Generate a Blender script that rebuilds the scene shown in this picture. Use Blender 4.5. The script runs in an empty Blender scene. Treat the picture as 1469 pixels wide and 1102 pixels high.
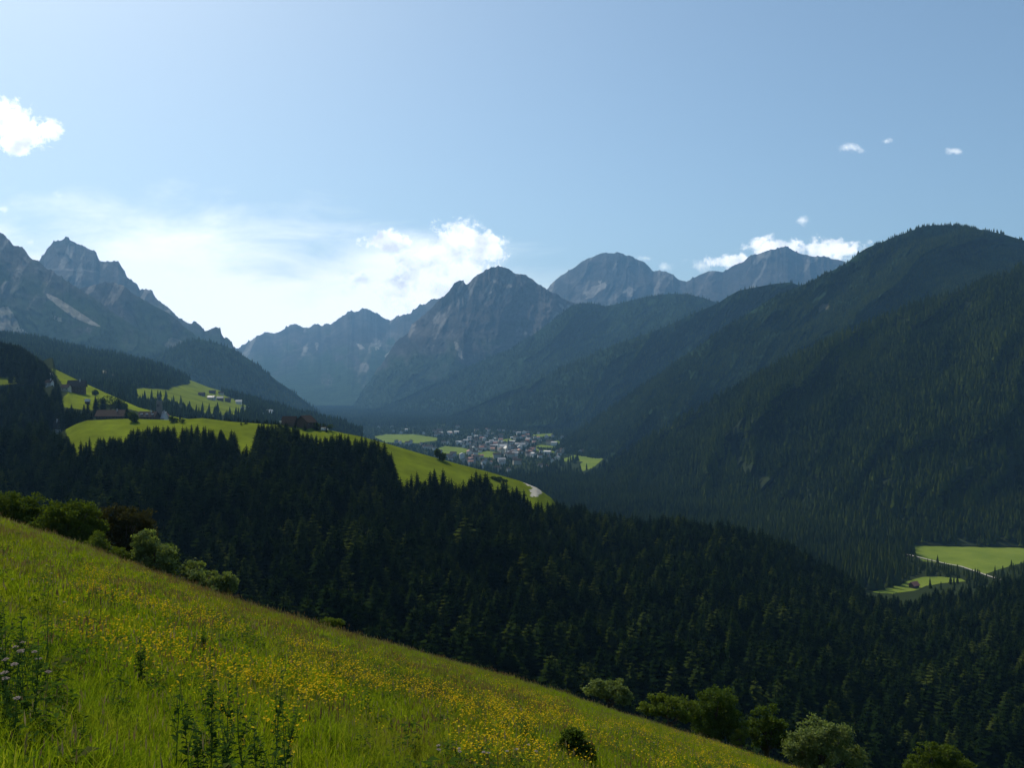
import bpy, math, random
import numpy as np
from mathutils import Vector, Matrix, Euler

random.seed(7)
RNG = np.random.default_rng(11)
C = bpy.context.scene.collection
FPX, CX, CY = 1272.0, 734.5, 551.0
VALLEY = -210.0
SUN_AZ, SUN_EL = math.radians(-38), math.radians(47)

# ------------------------------------------------------------------ noise
def _hash(ix, iy, seed):
    h = (ix.astype(np.int64)*374761393 + iy.astype(np.int64)*668265263 + seed*974634777) & 0xFFFFFFFF
    h = ((h ^ (h >> 13))*1274126177) & 0xFFFFFFFF
    h = h ^ (h >> 16)
    return (h & 0xFFFF)/65535.0*2-1
def vnoise(x, y, seed=0):
    x = np.asarray(x, float); y = np.asarray(y, float)
    ix = np.floor(x); iy = np.floor(y); fx = x-ix; fy = y-iy
    ux = fx*fx*fx*(fx*(fx*6-15)+10); uy = fy*fy*fy*(fy*(fy*6-15)+10)
    a = _hash(ix, iy, seed); b = _hash(ix+1, iy, seed); c = _hash(ix, iy+1, seed); d = _hash(ix+1, iy+1, seed)
    return (a*(1-ux)+b*ux)*(1-uy)+(c*(1-ux)+d*ux)*uy
def fbm(x, y, seed=0, oct=5, gain=.5, lac=2.03):
    s = 0; a = 1; t = 0
    for k in range(oct):
        s = s + a*vnoise(x*lac**k+k*17.3, y*lac**k-k*9.1, seed+k); t += a; a *= gain
    return s/t*1.5
def ridged(x, y, seed=0, oct=5, gain=.5, lac=2.07):
    s = 0; a = 1; t = 0; w = 1
    for k in range(oct):
        n = 1-np.abs(vnoise(x*lac**k+k*7.7, y*lac**k+k*3.1, seed+k)*1.25)
        n = np.clip(n, 0, 1)**2
        s = s + a*n*w; w = np.clip(n*1.6, 0, 1); t += a; a *= gain
    return s/t
def sstep(a, b, x):
    t = np.clip((np.asarray(x, float)-a)/(b-a), 0, 1); return t*t*(3-2*t)
def in_poly(px, py, poly):
    px = np.asarray(px, float); py = np.asarray(py, float)
    r = np.zeros(px.shape, bool); n = len(poly); j = n-1
    for i in range(n):
        xi, yi = poly[i]; xj, yj = poly[j]
        if yi != yj:
            c = ((yi > py) != (yj > py)) & (px < (xj-xi)*(py-yi)/(yj-yi)+xi)
            r ^= c
        j = i
    return r
def in_any(px, py, polys, wob=0, seed=5):
    if wob:
        px = px + fbm(px/9, py/4, seed, 3)*wob*2; py = py + fbm(px/9+40, py/4, seed+9, 3)*wob*.5
    r = np.zeros(np.shape(px), bool)
    for p in polys: r |= in_poly(px, py, p)
    return r

# ------------------------------------------------------------------ objects
def tag(o, label=None, cat=None, group=None, kind=None):
    if label: o['label'] = label
    if cat: o['category'] = cat
    if group: o['group'] = group
    if kind: o['kind'] = kind
    return o
def link(name, data, parent=None):
    o = bpy.data.objects.new(name, data); C.objects.link(o)
    if parent is not None: o.parent = parent
    return o
def empty(name, loc=(0, 0, 0), rz=0):
    o = link(name, None); o.location = loc; o.rotation_euler = (0, 0, rz); o.empty_display_size = .5
    return o
def npmesh(name, V, F, mats=(), smooth=False, mi=None):
    """V (n,3); F (m,k) all faces the same size, or a list of such arrays"""
    me = bpy.data.meshes.new(name)
    Fs = F if isinstance(F, list) else [F]
    Fs = [np.asarray(f, np.int32) for f in Fs if len(f)]
    loops = np.concatenate([f.ravel() for f in Fs]); tot = np.concatenate([np.full(len(f), f.shape[1], np.int32) for f in Fs])
    me.vertices.add(len(V)); me.vertices.foreach_set('co', np.asarray(V, np.float32).ravel())
    me.loops.add(len(loops)); me.loops.foreach_set('vertex_index', loops)
    me.polygons.add(len(tot)); me.polygons.foreach_set('loop_start', np.concatenate([[0], np.cumsum(tot)[:-1]]).astype(np.int32))
    if mi is not None: me.polygons.foreach_set('material_index', np.asarray(mi, np.int32))
    me.polygons.foreach_set('use_smooth', np.full(len(tot), smooth))
    me.update(calc_edges=True)
    for m in mats: me.materials.append(m)
    return me
class MB:
    """collects shapes into one mesh"""
    def __init__(s): s.V = []; s.F = []; s.M = []
    def add(s, V, F, m=0):
        b = len(s.V); s.V += [tuple(v) for v in V]; s.F += [tuple(b+i for i in f) for f in F]; s.M += [m]*len(F)
    def box(s, x0, x1, y0, y1, z0, z1, m=0):
        s.add([(x0,y0,z0),(x1,y0,z0),(x1,y1,z0),(x0,y1,z0),(x0,y0,z1),(x1,y0,z1),(x1,y1,z1),(x0,y1,z1)],
              [(0,3,2,1),(4,5,6,7),(0,1,5,4),(1,2,6,5),(2,3,7,6),(3,0,4,7)], m)
    def prism(s, pts, y0, y1, m=0):
        n = len(pts)
        s.add([(x, y0, z) for x, z in pts]+[(x, y1, z) for x, z in pts],
              [tuple(range(n)), tuple(range(2*n-1, n-1, -1))]+[(i, i+n, (i+1) % n+n, (i+1) % n) for i in range(n)], m)
    def tube(s, pts, rad, n=6, m=0):
        pts = [Vector(p) for p in pts]; rings = []; V = []; F = []
        for i, p in enumerate(pts):
            d = (pts[min(i+1, len(pts)-1)]-pts[max(i-1, 0)]).normalized()
            a = d.orthogonal().normalized(); b = d.cross(a)
            for k in range(n):
                t = 2*math.pi*k/n; V.append(p+(a*math.cos(t)+b*math.sin(t))*rad[i])
        for i in range(len(pts)-1):
            for k in range(n): F.append((i*n+k, i*n+(k+1) % n, (i+1)*n+(k+1) % n, (i+1)*n+k))
        F.append(tuple(range(n-1, -1, -1))); F.append(tuple((len(pts)-1)*n+k for k in range(n)))
        s.add(V, F, m)
    def lathe(s, prof, n=12, c=(0, 0, 0), m=0, rot=0):
        V = []; F = []
        for r, z in prof:
            for k in range(n):
                t = 2*math.pi*k/n+rot; V.append((c[0]+r*math.cos(t), c[1]+r*math.sin(t), c[2]+z))
        for i in range(len(prof)-1):
            for k in range(n): F.append((i*n+k, i*n+(k+1) % n, (i+1)*n+(k+1) % n, (i+1)*n+k))
        s.add(V, F, m)
    def mesh(s, name, mats, smooth=False):
        me = bpy.data.meshes.new(name); me.from_pydata(s.V, [], s.F)
        for m in mats: me.materials.append(m)
        me.polygons.foreach_set('material_index', s.M)
        me.polygons.foreach_set('use_smooth', [smooth]*len(s.F)); me.update(); return me
    def build(s, name, mats, parent=None, smooth=False):
        if not isinstance(mats, (list, tuple)): mats = [mats]
        return link(name, s.mesh(name, mats, smooth), parent)

# ------------------------------------------------------------------ materials
def new_mat(name):
    m = bpy.data.materials.new(name); m.use_nodes = True; nt = m.node_tree; nt.nodes.clear()
    out = nt.nodes.new('ShaderNodeOutputMaterial'); return m, nt, out
def N(nt, t, **k):
    n = nt.nodes.new(t)
    for a, b in k.items():
        if a in n.inputs: n.inputs[a].default_value = b
        else: setattr(n, a, b)
    return n
def ramp(nt, fac, stops):
    r = nt.nodes.new('ShaderNodeValToRGB'); e = r.color_ramp.elements
    while len(e) < len(stops): e.new(.5)
    for i, (p, c) in enumerate(stops): e[i].position = p; e[i].color = (*c, 1)
    nt.links.new(fac, r.inputs[0]); return r.outputs[0]
def noise(nt, scale, detail=5, rough=.6, vec=None, dist=0):
    if vec is None:
        g = N(nt, 'ShaderNodeNewGeometry'); vec = g.outputs['Position']
    n = N(nt, 'ShaderNodeTexNoise'); n.inputs['Scale'].default_value = scale; n.inputs['Detail'].default_value = detail
    n.inputs['Roughness'].default_value = rough; n.inputs['Distortion'].default_value = dist
    nt.links.new(vec, n.inputs['Vector']); return n.outputs['Fac']
def mixc(nt, fac, a, b, mode='MIX'):
    m = N(nt, 'ShaderNodeMix', data_type='RGBA', blend_type=mode)
    for s, v in ((m.inputs[0], fac), (m.inputs[6], a), (m.inputs[7], b)):
        if isinstance(v, (int, float)): s.default_value = v
        elif isinstance(v, tuple): s.default_value = (*v, 1)
        else: nt.links.new(v, s)
    return m.outputs[2]
def mathn(nt, op, a, b=0, c=None, clamp=False):
    m = N(nt, 'ShaderNodeMath', operation=op, use_clamp=clamp)
    for s, v in zip(m.inputs, (a, b, c)):
        if v is None: continue
        if isinstance(v, (int, float)): s.default_value = v
        else: nt.links.new(v, s)
    return m.outputs[0]
def plain(name, col, rough=.9, var=.15, scale=1.5, spec=.2, metal=0):
    m, nt, out = new_mat(name); p = N(nt, 'ShaderNodeBsdfPrincipled')
    f = noise(nt, scale, 4)
    c = mixc(nt, f, tuple(v*(1-var) for v in col), tuple(min(1, v*(1+var)) for v in col))
    nt.links.new(c, p.inputs['Base Color']); p.inputs['Roughness'].default_value = rough
    p.inputs['Specular IOR Level'].default_value = spec; p.inputs['Metallic'].default_value = metal
    nt.links.new(p.outputs[0], out.inputs[0]); return m
def foliage(name, stops, trans=.3, island=True, rough=.8, spec=0.0, patch=None, tmul=(1.2, 1.3, .5)):
    """leaf colour varied from piece to piece (or tree to tree), with light passing through the leaves"""
    m, nt, out = new_mat(name)
    if island: r = N(nt, 'ShaderNodeNewGeometry').outputs['Random Per Island']
    else: r = N(nt, 'ShaderNodeObjectInfo').outputs['Random']
    c = ramp(nt, r, stops)
    if patch:
        f = noise(nt, patch[0], 4, .6); f = ramp(nt, f, [(.38, (0, 0, 0)), (.62, (1, 1, 1))])
        c = mixc(nt, mathn(nt, 'MULTIPLY', f, patch[2]), c, patch[1])
    d = N(nt, 'ShaderNodeBsdfPrincipled'); d.inputs['Roughness'].default_value = rough; d.inputs['Specular IOR Level'].default_value = spec
    nt.links.new(c, d.inputs['Base Color'])
    if trans > 0:
        t = N(nt, 'ShaderNodeBsdfTranslucent'); tc = mixc(nt, 1.0, c, tmul, 'MULTIPLY'); nt.links.new(tc, t.inputs[0])
        mx = N(nt, 'ShaderNodeMixShader'); mx.inputs[0].default_value = trans
        nt.links.new(d.outputs[0], mx.inputs[1]); nt.links.new(t.outputs[0], mx.inputs[2]); nt.links.new(mx.outputs[0], out.inputs[0])
    else: nt.links.new(d.outputs[0], out.inputs[0])
    return m
def hillmat(name, scale, lo=.7, hi=1.3, bump=0, bscale=None):
    m, nt, out = new_mat(name); p = N(nt, 'ShaderNodeBsdfDiffuse')
    a = N(nt, 'ShaderNodeAttribute', attribute_name='Col')
    f = noise(nt, scale, 7, .65)
    f = ramp(nt, f, [(.3, (lo,)*3), (.7, (hi,)*3)])
    c = mixc(nt, 1.0, a.outputs['Color'], f, 'MULTIPLY'); nt.links.new(c, p.inputs['Color'])
    if bump:
        b = N(nt, 'ShaderNodeBump'); b.inputs['Strength'].default_value = 1; b.inputs['Distance'].default_value = bump
        nt.links.new(noise(nt, bscale or scale, 8, .7), b.inputs['Height']); nt.links.new(b.outputs[0], p.inputs['Normal'])
    nt.links.new(p.outputs[0], out.inputs[0]); return m

# ------------------------------------------------------------------ mountains and hills
LAYERS = {}
class Layer: pass
def interp(pts, x, k):
    xs = [p[0] for p in pts]; return np.interp(x, xs, [p[k] for p in pts])
def layer(name, crest, foot, mat, du=1.5, rows=150, treeh=0, relief=(), jag=(0, 20), prof=1.0, colf=None, env=.12, seed=1, back=.5, objname='mountain', label=None):
    """crest: (column, row, distance) of the ridge line; foot: (column, height in m, distance) of where the slope starts.
    Builds the slope between them as real ground with spurs and gullies, and the back of the hill."""
    x0, x1 = crest[0][0], crest[-1][0]
    n = int((x1-x0)/du)+1; x = np.linspace(x0, x1, n)
    yc = interp(crest, x, 1); dc = interp(crest, x, 2)
    zf = interp(foot, x, 1); df = interp(foot, x, 2)
    if jag[0]: yc = yc-(ridged(x/jag[1]*1.5, x*0+seed, seed+50, 6, .62)-.4)*jag[0]*1.7
    if treeh: yc = yc+.7*treeh*FPX/dc
    zc = -(yc-CY)/FPX*dc
    v = np.linspace(0, 1, rows)[:, None]**.85
    D = df[None]+(dc-df)[None]*v; Z = zf[None]+(zc-zf)[None]*v**prof
    PX = np.broadcast_to(x[None], D.shape); PY = CY-Z/D*FPX
    e = sstep(0, env, v)*(1-.75*sstep(1-env*1.5, 1, v))
    dl = 0
    for (amp, cell, stretch, shear, sd) in relief:
        wx = fbm(PX/cell*.5, PY/cell*.5, sd+3, 3)*.7
        a = (PX+shear*(PY-yc[None]))/cell+wx; b = (PY)/(cell*stretch)+wx*.3
        dl = dl-amp*(ridged(a, b, sd, 5)-.4)
    s = 1+dl*e
    X = (PX-CX)/FPX*D*s; Y = D*s; ZZ = Z*s
    L = Layer(); L.x = x; L.yc = yc; L.PX = PX; L.PY = PY; L.X = X; L.Y = Y; L.Z = ZZ; L.v = np.broadcast_to(v, D.shape); L.dl = dl if not np.isscalar(dl) else np.zeros_like(D)
    L.dc = dc; L.name = name
    # back of the ridge
    k = np.arange(1, 9)[:, None]; bw = 0.013*dc[None]*k
    Yb = Y[-1][None]+bw; Xb = X[-1][None]*(Yb/Y[-1][None]); Zb = ZZ[-1][None]-bw*back*(.6+.4*k/8); Zb = np.maximum(Zb, VALLEY-1)
    col = colf(L) if colf else np.full(D.shape+(3,), .1)
    L.col = col
    AX = np.concatenate([X, Xb]); AY = np.concatenate([Y, Yb]); AZ = np.concatenate([ZZ, Zb])
    colb = np.broadcast_to(col[-1][None], (8,)+col[-1].shape)
    AC = np.concatenate([col, colb])
    R = AX.shape[0]; idx = np.arange(R*n).reshape(R, n)
    F = np.stack([idx[:-1, :-1], idx[:-1, 1:], idx[1:, 1:], idx[1:, :-1]], -1).reshape(-1, 4)
    V = np.stack([AX, AY, AZ], -1).reshape(-1, 3)
    me = npmesh(name, V, F, [mat], smooth=True)
    at = me.color_attributes.new('Col', 'FLOAT_COLOR', 'POINT')
    at.data.foreach_set('color', np.concatenate([AC.reshape(-1, 3), np.ones((R*n, 1))], 1).astype(np.float32).ravel())
    o = link(objname, me); tag(o, label, kind='structure'); L.obj = o
    LAYERS[name] = L; return L
def pos_at(L, px, py):
    """the point of a hill seen at a pixel of the photograph"""
    i = int(np.clip(round((px-L.x[0])/(L.x[1]-L.x[0])), 0, len(L.x)-1))
    col = L.PY[:, i]; j = np.interp(-py, -col, np.arange(len(col)))
    j0 = int(j); j1 = min(j0+1, len(col)-1); f = j-j0
    return Vector((L.X[j0, i]*(1-f)+L.X[j1, i]*f, L.Y[j0, i]*(1-f)+L.Y[j1, i]*f, L.Z[j0, i]*(1-f)+L.Z[j1, i]*f))
def sample(L, spacing, rng, sel=None):
    """points spread evenly over a hill's real surface"""
    A = np.abs((L.X[:-1, 1:]-L.X[:-1, :-1])*(L.Y[1:, :-1]-L.Y[:-1, :-1])-(L.X[1:, :-1]-L.X[:-1, :-1])*(L.Y[:-1, 1:]-L.Y[:-1, :-1]))
    ex = A/spacing**2; cnt = np.floor(ex+rng.random(ex.shape)).astype(int)
    cnt = np.minimum(cnt, 60)
    r, c = np.nonzero(cnt); m = cnt[r, c]; r = np.repeat(r, m); c = np.repeat(c, m)
    fu = rng.random(len(r)); fv = rng.random(len(r))
    def b(G): return (G[r, c]*(1-fu)+G[r, c+1]*fu)*(1-fv)+(G[r+1, c]*(1-fu)+G[r+1, c+1]*fu)*fv
    return np.stack([b(L.X), b(L.Y), b(L.Z)], -1), b(L.PX), b(L.PY), b(L.v)
def project(P):
    return CX+P[:, 0]/P[:, 1]*FPX, CY-P[:, 2]/P[:, 1]*FPX
def hidden(px, ytop, names, margin=20):
    r = np.zeros(len(px), bool)
    for nme in names:
        L = LAYERS[nme]; y = np.interp(px, L.x, L.yc, left=9999, right=9999); r |= ytop > y+margin
    return r

def cones(name, P, H, R, mat, sides=5, tiers=2, rng=RNG, sink=.03):
    """many small conifers as one body of forest, each a stack of ragged skirts"""
    n = len(P)
    if tiers == 1: T = [(0.06, 1.0, 1.0)]
    elif tiers == 2: T = [(0.08, .62, 1.0), (.38, 1.0, .66)]
    else: T = [(0.07, .5, 1.0), (.3, .76, .74), (.55, 1.0, .46)]
    rot = rng.random(n)*6.283; Vs = []; Fs = []; base = 0
    nv = sides+1
    for (zb, zt, rr) in T:
        ang = rot[:, None]+np.arange(sides)[None]*2*np.pi/sides+rng.random((n, sides))*.5
        rad = R[:, None]*rr*(.72+.5*rng.random((n, sides)))
        z = H[:, None]*(zb+(rng.random((n, sides))-.5)*.1)
        ring = np.stack([P[:, None, 0]+np.cos(ang)*rad, P[:, None, 1]+np.sin(ang)*rad, P[:, None, 2]+z-sink*H[:, None]], -1)
        lean = (rng.random((n, 2))-.5)*H[:, None]*.03
        ap = np.stack([P[:, 0]+lean[:, 0], P[:, 1]+lean[:, 1], P[:, 2]+H*zt*(1-sink)], -1)[:, None]
        Vs.append(np.concatenate([ring, ap], 1).reshape(-1, 3))
        b = base+np.arange(n)[:, None]*nv; k = np.arange(sides)
        Fs.append(np.stack([b+k, b+(k+1) % sides, np.broadcast_to(b+sides, (n, sides))], -1).reshape(-1, 3)); base += n*nv
    return npmesh(name, np.concatenate(Vs), np.concatenate(Fs), [mat])

# ------------------------------------------------------------------ scatter
PROTO = {}
def proto_collection(name, meshes):
    c = bpy.data.collections.new(name)
    for i, me in enumerate(meshes):
        o = bpy.data.objects.new('%s_%02d' % (name, i), me); c.objects.link(o)
    return c
def scatter(name, P, rot, sc, vi, coll, label):
    me = bpy.data.meshes.new(name); me.vertices.add(len(P)); me.vertices.foreach_set('co', np.asarray(P, np.float32).ravel())
    a = me.attributes.new('rot', 'FLOAT_VECTOR', 'POINT'); a.data.foreach_set('vector', np.asarray(rot, np.float32).ravel())
    a = me.attributes.new('sca', 'FLOAT_VECTOR', 'POINT'); a.data.foreach_set('vector', np.asarray(sc, np.float32).ravel())
    a = me.attributes.new('vi', 'INT', 'POINT'); a.data.foreach_set('value', np.asarray(vi, np.int32))
    me.update(); o = link(name, me)
    ng = bpy.data.node_groups.new(name, 'GeometryNodeTree')
    ng.interface.new_socket('Geometry', in_out='INPUT', socket_type='NodeSocketGeometry')
    ng.interface.new_socket('Geometry', in_out='OUTPUT', socket_type='NodeSocketGeometry')
    gi = ng.nodes.new('NodeGroupInput'); go = ng.nodes.new('NodeGroupOutput')
    ci = ng.nodes.new('GeometryNodeCollectionInfo'); ci.inputs['Collection'].default_value = coll
    ci.inputs['Separate Children'].default_value = True; ci.inputs['Reset Children'].default_value = True
    ip = ng.nodes.new('GeometryNodeInstanceOnPoints'); ip.inputs['Pick Instance'].default_value = True
    def na(nm, t):
        x = ng.nodes.new('GeometryNodeInputNamedAttribute'); x.data_type = t; x.inputs['Name'].default_value = nm; return x.outputs[0]
    ng.links.new(gi.outputs[0], ip.inputs['Points']); ng.links.new(ci.outputs[0], ip.inputs['Instance'])
    ng.links.new(na('vi', 'INT'), ip.inputs['Instance Index']); ng.links.new(na('rot', 'FLOAT_VECTOR'), ip.inputs['Rotation'])
    ng.links.new(na('sca', 'FLOAT_VECTOR'), ip.inputs['Scale']); ng.links.new(ip.outputs[0], go.inputs[0])
    md = o.modifiers.new('scatter', 'NODES'); md.node_group = ng
    tag(o, label, kind='stuff'); return o

# ------------------------------------------------------------------ the meadow
MA, MBS = .316, .3075
def meadow_z(X, Y):
    X = np.asarray(X, float); Y = np.asarray(Y, float)
    s = np.clip(Y-45, 0, None); k = .0008
    roll = np.where(s < 170, k*s*s, k*170*170+(s-170)*.12)
    und = fbm(X/14, Y/14, 77, 3)*.16*np.clip(Y/20, 0, 1)+fbm(X/4, Y/4, 78, 2)*.05
    q = CX+X/np.maximum(Y, 8)*FPX
    dip = .0115*np.clip(Y, 0, 90)*sstep(18, 60, Y)*np.exp(-((q-360)/230)**2)
    return -1.7-MA*X-MBS*Y-roll+und-dip
def meadow_at(px, py, y0=3, y1=64):
    Y = np.linspace(y0, y1, 4000); X = (px-CX)/FPX*Y; z = meadow_z(X, Y); q = CY-z/Y*FPX
    i = int(np.argmin(np.abs(q-py))); return Vector((X[i], Y[i], z[i]))
# ================================================================== camera, sun, sky, haze
cam = bpy.data.cameras.new('camera'); co = link('camera', cam); bpy.context.scene.camera = co
cam.lens = 36/2/math.tan(math.radians(30)); cam.sensor_width = 36; cam.clip_start = .2; cam.clip_end = 60000
co.location = (0, 0, 0); co.rotation_euler = (math.radians(90), 0, 0)
sv = Vector((math.sin(SUN_AZ)*math.cos(SUN_EL), math.cos(SUN_AZ)*math.cos(SUN_EL), math.sin(SUN_EL)))
sl = bpy.data.lights.new('sun', 'SUN'); sl.energy = 4.6; sl.angle = math.radians(.53); sl.color = (1, .92, .76)
so = link('sun', sl); so.rotation_euler = sv.to_track_quat('Z', 'Y').to_euler()
sc = bpy.context.scene
sc.view_settings.view_transform = 'Standard'; sc.view_settings.look = 'None'; sc.view_settings.gamma = 1
sc.view_settings.exposure = EXPO = .02
sc.cycles.max_bounces = 5; sc.cycles.diffuse_bounces = 2; sc.cycles.glossy_bounces = 1; sc.cycles.transmission_bounces = 3
sc.cycles.volume_bounces = 0; sc.cycles.transparent_max_bounces = 4; sc.cycles.use_denoising = True
sc.cycles.use_adaptive_sampling = True; sc.cycles.adaptive_threshold = .02

def build_world():
    w = bpy.data.worlds.new('World'); sc.world = w; w.use_nodes = True; nt = w.node_tree; nt.nodes.clear()
    out = nt.nodes.new('ShaderNodeOutputWorld')
    sky = N(nt, 'ShaderNodeTexSky', sky_type='NISHITA', sun_disc=False, sun_elevation=SUN_EL, sun_rotation=SUN_AZ, altitude=1400, air_density=1.0, dust_density=3.8, ozone_density=1.6)
    skyS = .138
    b1 = N(nt, 'ShaderNodeBackground'); b1.inputs[1].default_value = skyS; nt.links.new(mixc(nt, 1.0, sky.outputs[0], (.93, 1.00, .93), 'MULTIPLY'), b1.inputs[0])
    g = N(nt, 'ShaderNodeTexCoord').outputs['Generated']
    sp = N(nt, 'ShaderNodeSeparateXYZ'); nt.links.new(g, sp.inputs[0])
    yy = mathn(nt, 'MAXIMUM', sp.outputs[1], .02)
    U = mathn(nt, 'DIVIDE', sp.outputs[0], yy); V = mathn(nt, 'DIVIDE', sp.outputs[2], yy)
    k = FPX/100
    U = mathn(nt, 'MULTIPLY_ADD', U, k, CX/100); V = mathn(nt, 'MULTIPLY_ADD', V, -k, CY/100)
    cb = N(nt, 'ShaderNodeCombineXYZ'); nt.links.new(U, cb.inputs[0]); nt.links.new(V, cb.inputs[1]); uv = cb.outputs[0]
    n1 = noise(nt, 2.6, 9, .62, uv, .5); n2 = noise(nt, 10, 6, .6, uv, .3)
    def blobs(L):
        r = None
        for (x, y, rx, ry) in L:
            a = mathn(nt, 'MULTIPLY_ADD', U, 100/rx, -x/rx); b = mathn(nt, 'MULTIPLY_ADD', V, 100/ry, -y/ry)
            d = mathn(nt, 'MULTIPLY_ADD', b, b, mathn(nt, 'MULTIPLY', a, a)); d = mathn(nt, 'SUBTRACT', 1, mathn(nt, 'SQRT', d))
            r = d if r is None else mathn(nt, 'MAXIMUM', r, d)
        return r
    def smooth(x, a, b):
        m = N(nt, 'ShaderNodeMapRange', interpolation_type='SMOOTHSTEP'); nt.links.new(x, m.inputs[0])
        m.inputs[1].default_value = a; m.inputs[2].default_value = b; return m.outputs[0]
    front = mathn(nt, 'GREATER_THAN', sp.outputs[1], .03)
    nn = mathn(nt, 'SUBTRACT', mathn(nt, 'MULTIPLY_ADD', n2, .5, n1), .75)
    cum = blobs([(8, 170, 42, 36), (34, 190, 48, 28), (66, 187, 28, 19), (18, 207, 36, 17), (-30, 186, 60, 48),
                 (655, 350, 44, 38), (690, 355, 46, 30), (628, 368, 60, 28), (562, 347, 56, 19), (640, 392, 90, 42), (595, 415, 96, 36),
                 (1122, 358, 56, 20), (1190, 358, 56, 18), (1056, 374, 46, 14)])
    m1 = smooth(mathn(nt, 'MULTIPLY_ADD', nn, 2.1, cum), .0, .52)
    wis = blobs([(86, 281, 15, 9), (4, 300, 12, 7), (1214, 211, 34, 10), (1272, 202, 11, 6), (1372, 217, 18, 6), (1151, 315, 15, 9), (42, 348, 22, 12), (118, 332, 40, 12), (486, 420, 16, 5), (925, 370, 14, 6), (727, 346, 16, 11), (1006, 381, 22, 11), (952, 383, 20, 8), (340, 470, 60, 12)])
    m2 = mathn(nt, 'MULTIPLY', smooth(mathn(nt, 'MULTIPLY_ADD', nn, 3.2, wis), .15, 1.5), .6)
    # thin high cloud low over the valley
    mp = N(nt, 'ShaderNodeMapping'); mp.inputs['Scale'].default_value = (.40, 1.25, 1); mp.inputs['Rotation'].default_value = (0, 0, .09); nt.links.new(uv, mp.inputs[0])
    n3 = noise(nt, 1.3, 8, .6, mp.outputs[0], .4)
    ci = blobs([(180, 470, 520, 200), (420, 490, 500, 170), (590, 410, 170, 90)])
    m3 = mathn(nt, 'MULTIPLY', smooth(mathn(nt, 'MULTIPLY_ADD', mathn(nt, 'SUBTRACT', n3, .5), 1.0, ci), -.08, .62), .93)
    M_ = mathn(nt, 'MAXIMUM', mathn(nt, 'MAXIMUM', m1, m2), m3); M_ = mathn(nt, 'MULTIPLY', M_, front)
    # greyer undersides where the cumulus is thick
    gr = smooth(noise(nt, 2.7, 5, .5, uv), .42, .68)
    cc = mixc(nt, mathn(nt, 'MULTIPLY', mathn(nt, 'MULTIPLY', gr, m1), .75), (1.0, .99, .97), (.50, .53, .58))
    b2 = N(nt, 'ShaderNodeBackground'); b2.inputs[1].default_value = 1.7; nt.links.new(cc, b2.inputs[0])
    mx = N(nt, 'ShaderNodeMixShader'); nt.links.new(M_, mx.inputs[0]); nt.links.new(b1.outputs[0], mx.inputs[1]); nt.links.new(b2.outputs[0], mx.inputs[2])
    nt.links.new(mx.outputs[0], out.inputs['Surface'])
build_world()

def build_haze(density=4.9e-5):
    m, nt, out = new_mat('haze'); v = N(nt, 'ShaderNodeVolumePrincipled')
    v.inputs['Color'].default_value = (.27, .585, 1, 1); v.inputs['Density'].default_value = density; v.inputs['Anisotropy'].default_value = .25
    nt.links.new(v.outputs[0], out.inputs['Volume'])
    b = MB(); b.box(-9600, 9600, -600, 14100, VALLEY-3, 1830)
    o = b.build('haze', m); tag(o, 'pale blue air between the valley and the far mountains', kind='stuff')
build_haze()

# ================================================================== terrain
G_ = np.array
ROCK = G_([.100, .092, .090]); ROCK2 = G_([.060, .060, .063]); SCREE = G_([.36, .33, .30]); WOOD = G_([.018, .034, .016]); PINE = G_([.030, .050, .024])
TURF = G_([.115, .145, .010]); TURFD = G_([.060, .105, .02]); FLOOR = G_([.022, .030, .014])
def mixa(a, b, t): t = np.asarray(t)[..., None]; return a*(1-t)+b*t
def rockcol(vegz, vegw, seed, scree=(), rocky=.5, streak=60, veg=PINE):
    def f(L):
        n = fbm(L.PX/26, L.PY/26, seed, 5); st = ridged(L.PX/streak*1.7+n*1.3+.35*(L.PY/streak), L.PY/streak*.8+n*.8, seed+4, 5)
        c = mixa(ROCK, ROCK2, sstep(-.5, .5, n))*(.75+.6*st[..., None])
        c = mixa(c, SCREE, sstep(.55, .9, fbm(L.PX/14+L.PY/30, L.PY/46, seed+8, 4)+.25*st)*.5)
        vg = sstep(vegz+vegw, vegz-vegw, L.Z+n*vegw*1.3+(st-.4)*vegw*.9)
        c = mixa(c, veg, vg)
        if scree:
            for p, s in scree: 
                wx = fbm(L.PX/7, L.PY/5, seed+22, 3)
                c = mixa(c, SCREE*1.15, in_poly(L.PX+wx*2.5, L.PY+wx*1.5, p)*s*(.65+.35*sstep(-.6, .5, fbm(L.PX/5, L.PY/8, seed+30, 3))))
        return c
    return f
def forestcol(meadows=(), seed=3, clear=(), wob=1.2, base=FLOOR, turf=TURF):
    def f(L):
        n = fbm(L.X/60, L.Y/60, seed, 4)[..., None]
        c = base*(1+.3*n)+0*L.PX[..., None]
        if meadows:
            t = turf*(1+.22*n)*(1+.12*fbm(L.X/13, L.Y/13, seed+7, 3))[..., None]
            c = np.where(in_any(L.PX, L.PY, meadows, wob)[..., None], t, c)
        if clear: c = np.where(in_any(L.PX, L.PY, clear, 2)[..., None], np.where(L.Y[..., None] > 900, G_([.13, .12, .08]), G_([.40, .37, .31])), c)
        return c
    return f
rock_far = hillmat('limestone_far', .006, .6, 1.35, bump=60, bscale=.009)
rock_mat = hillmat('limestone', .012, .6, 1.35, bump=42, bscale=.016)
hill_mat = hillmat('forest_floor', .02, .7, 1.3)
turf_mat = hillmat('hill_turf', .12, .82, 1.2)

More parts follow.
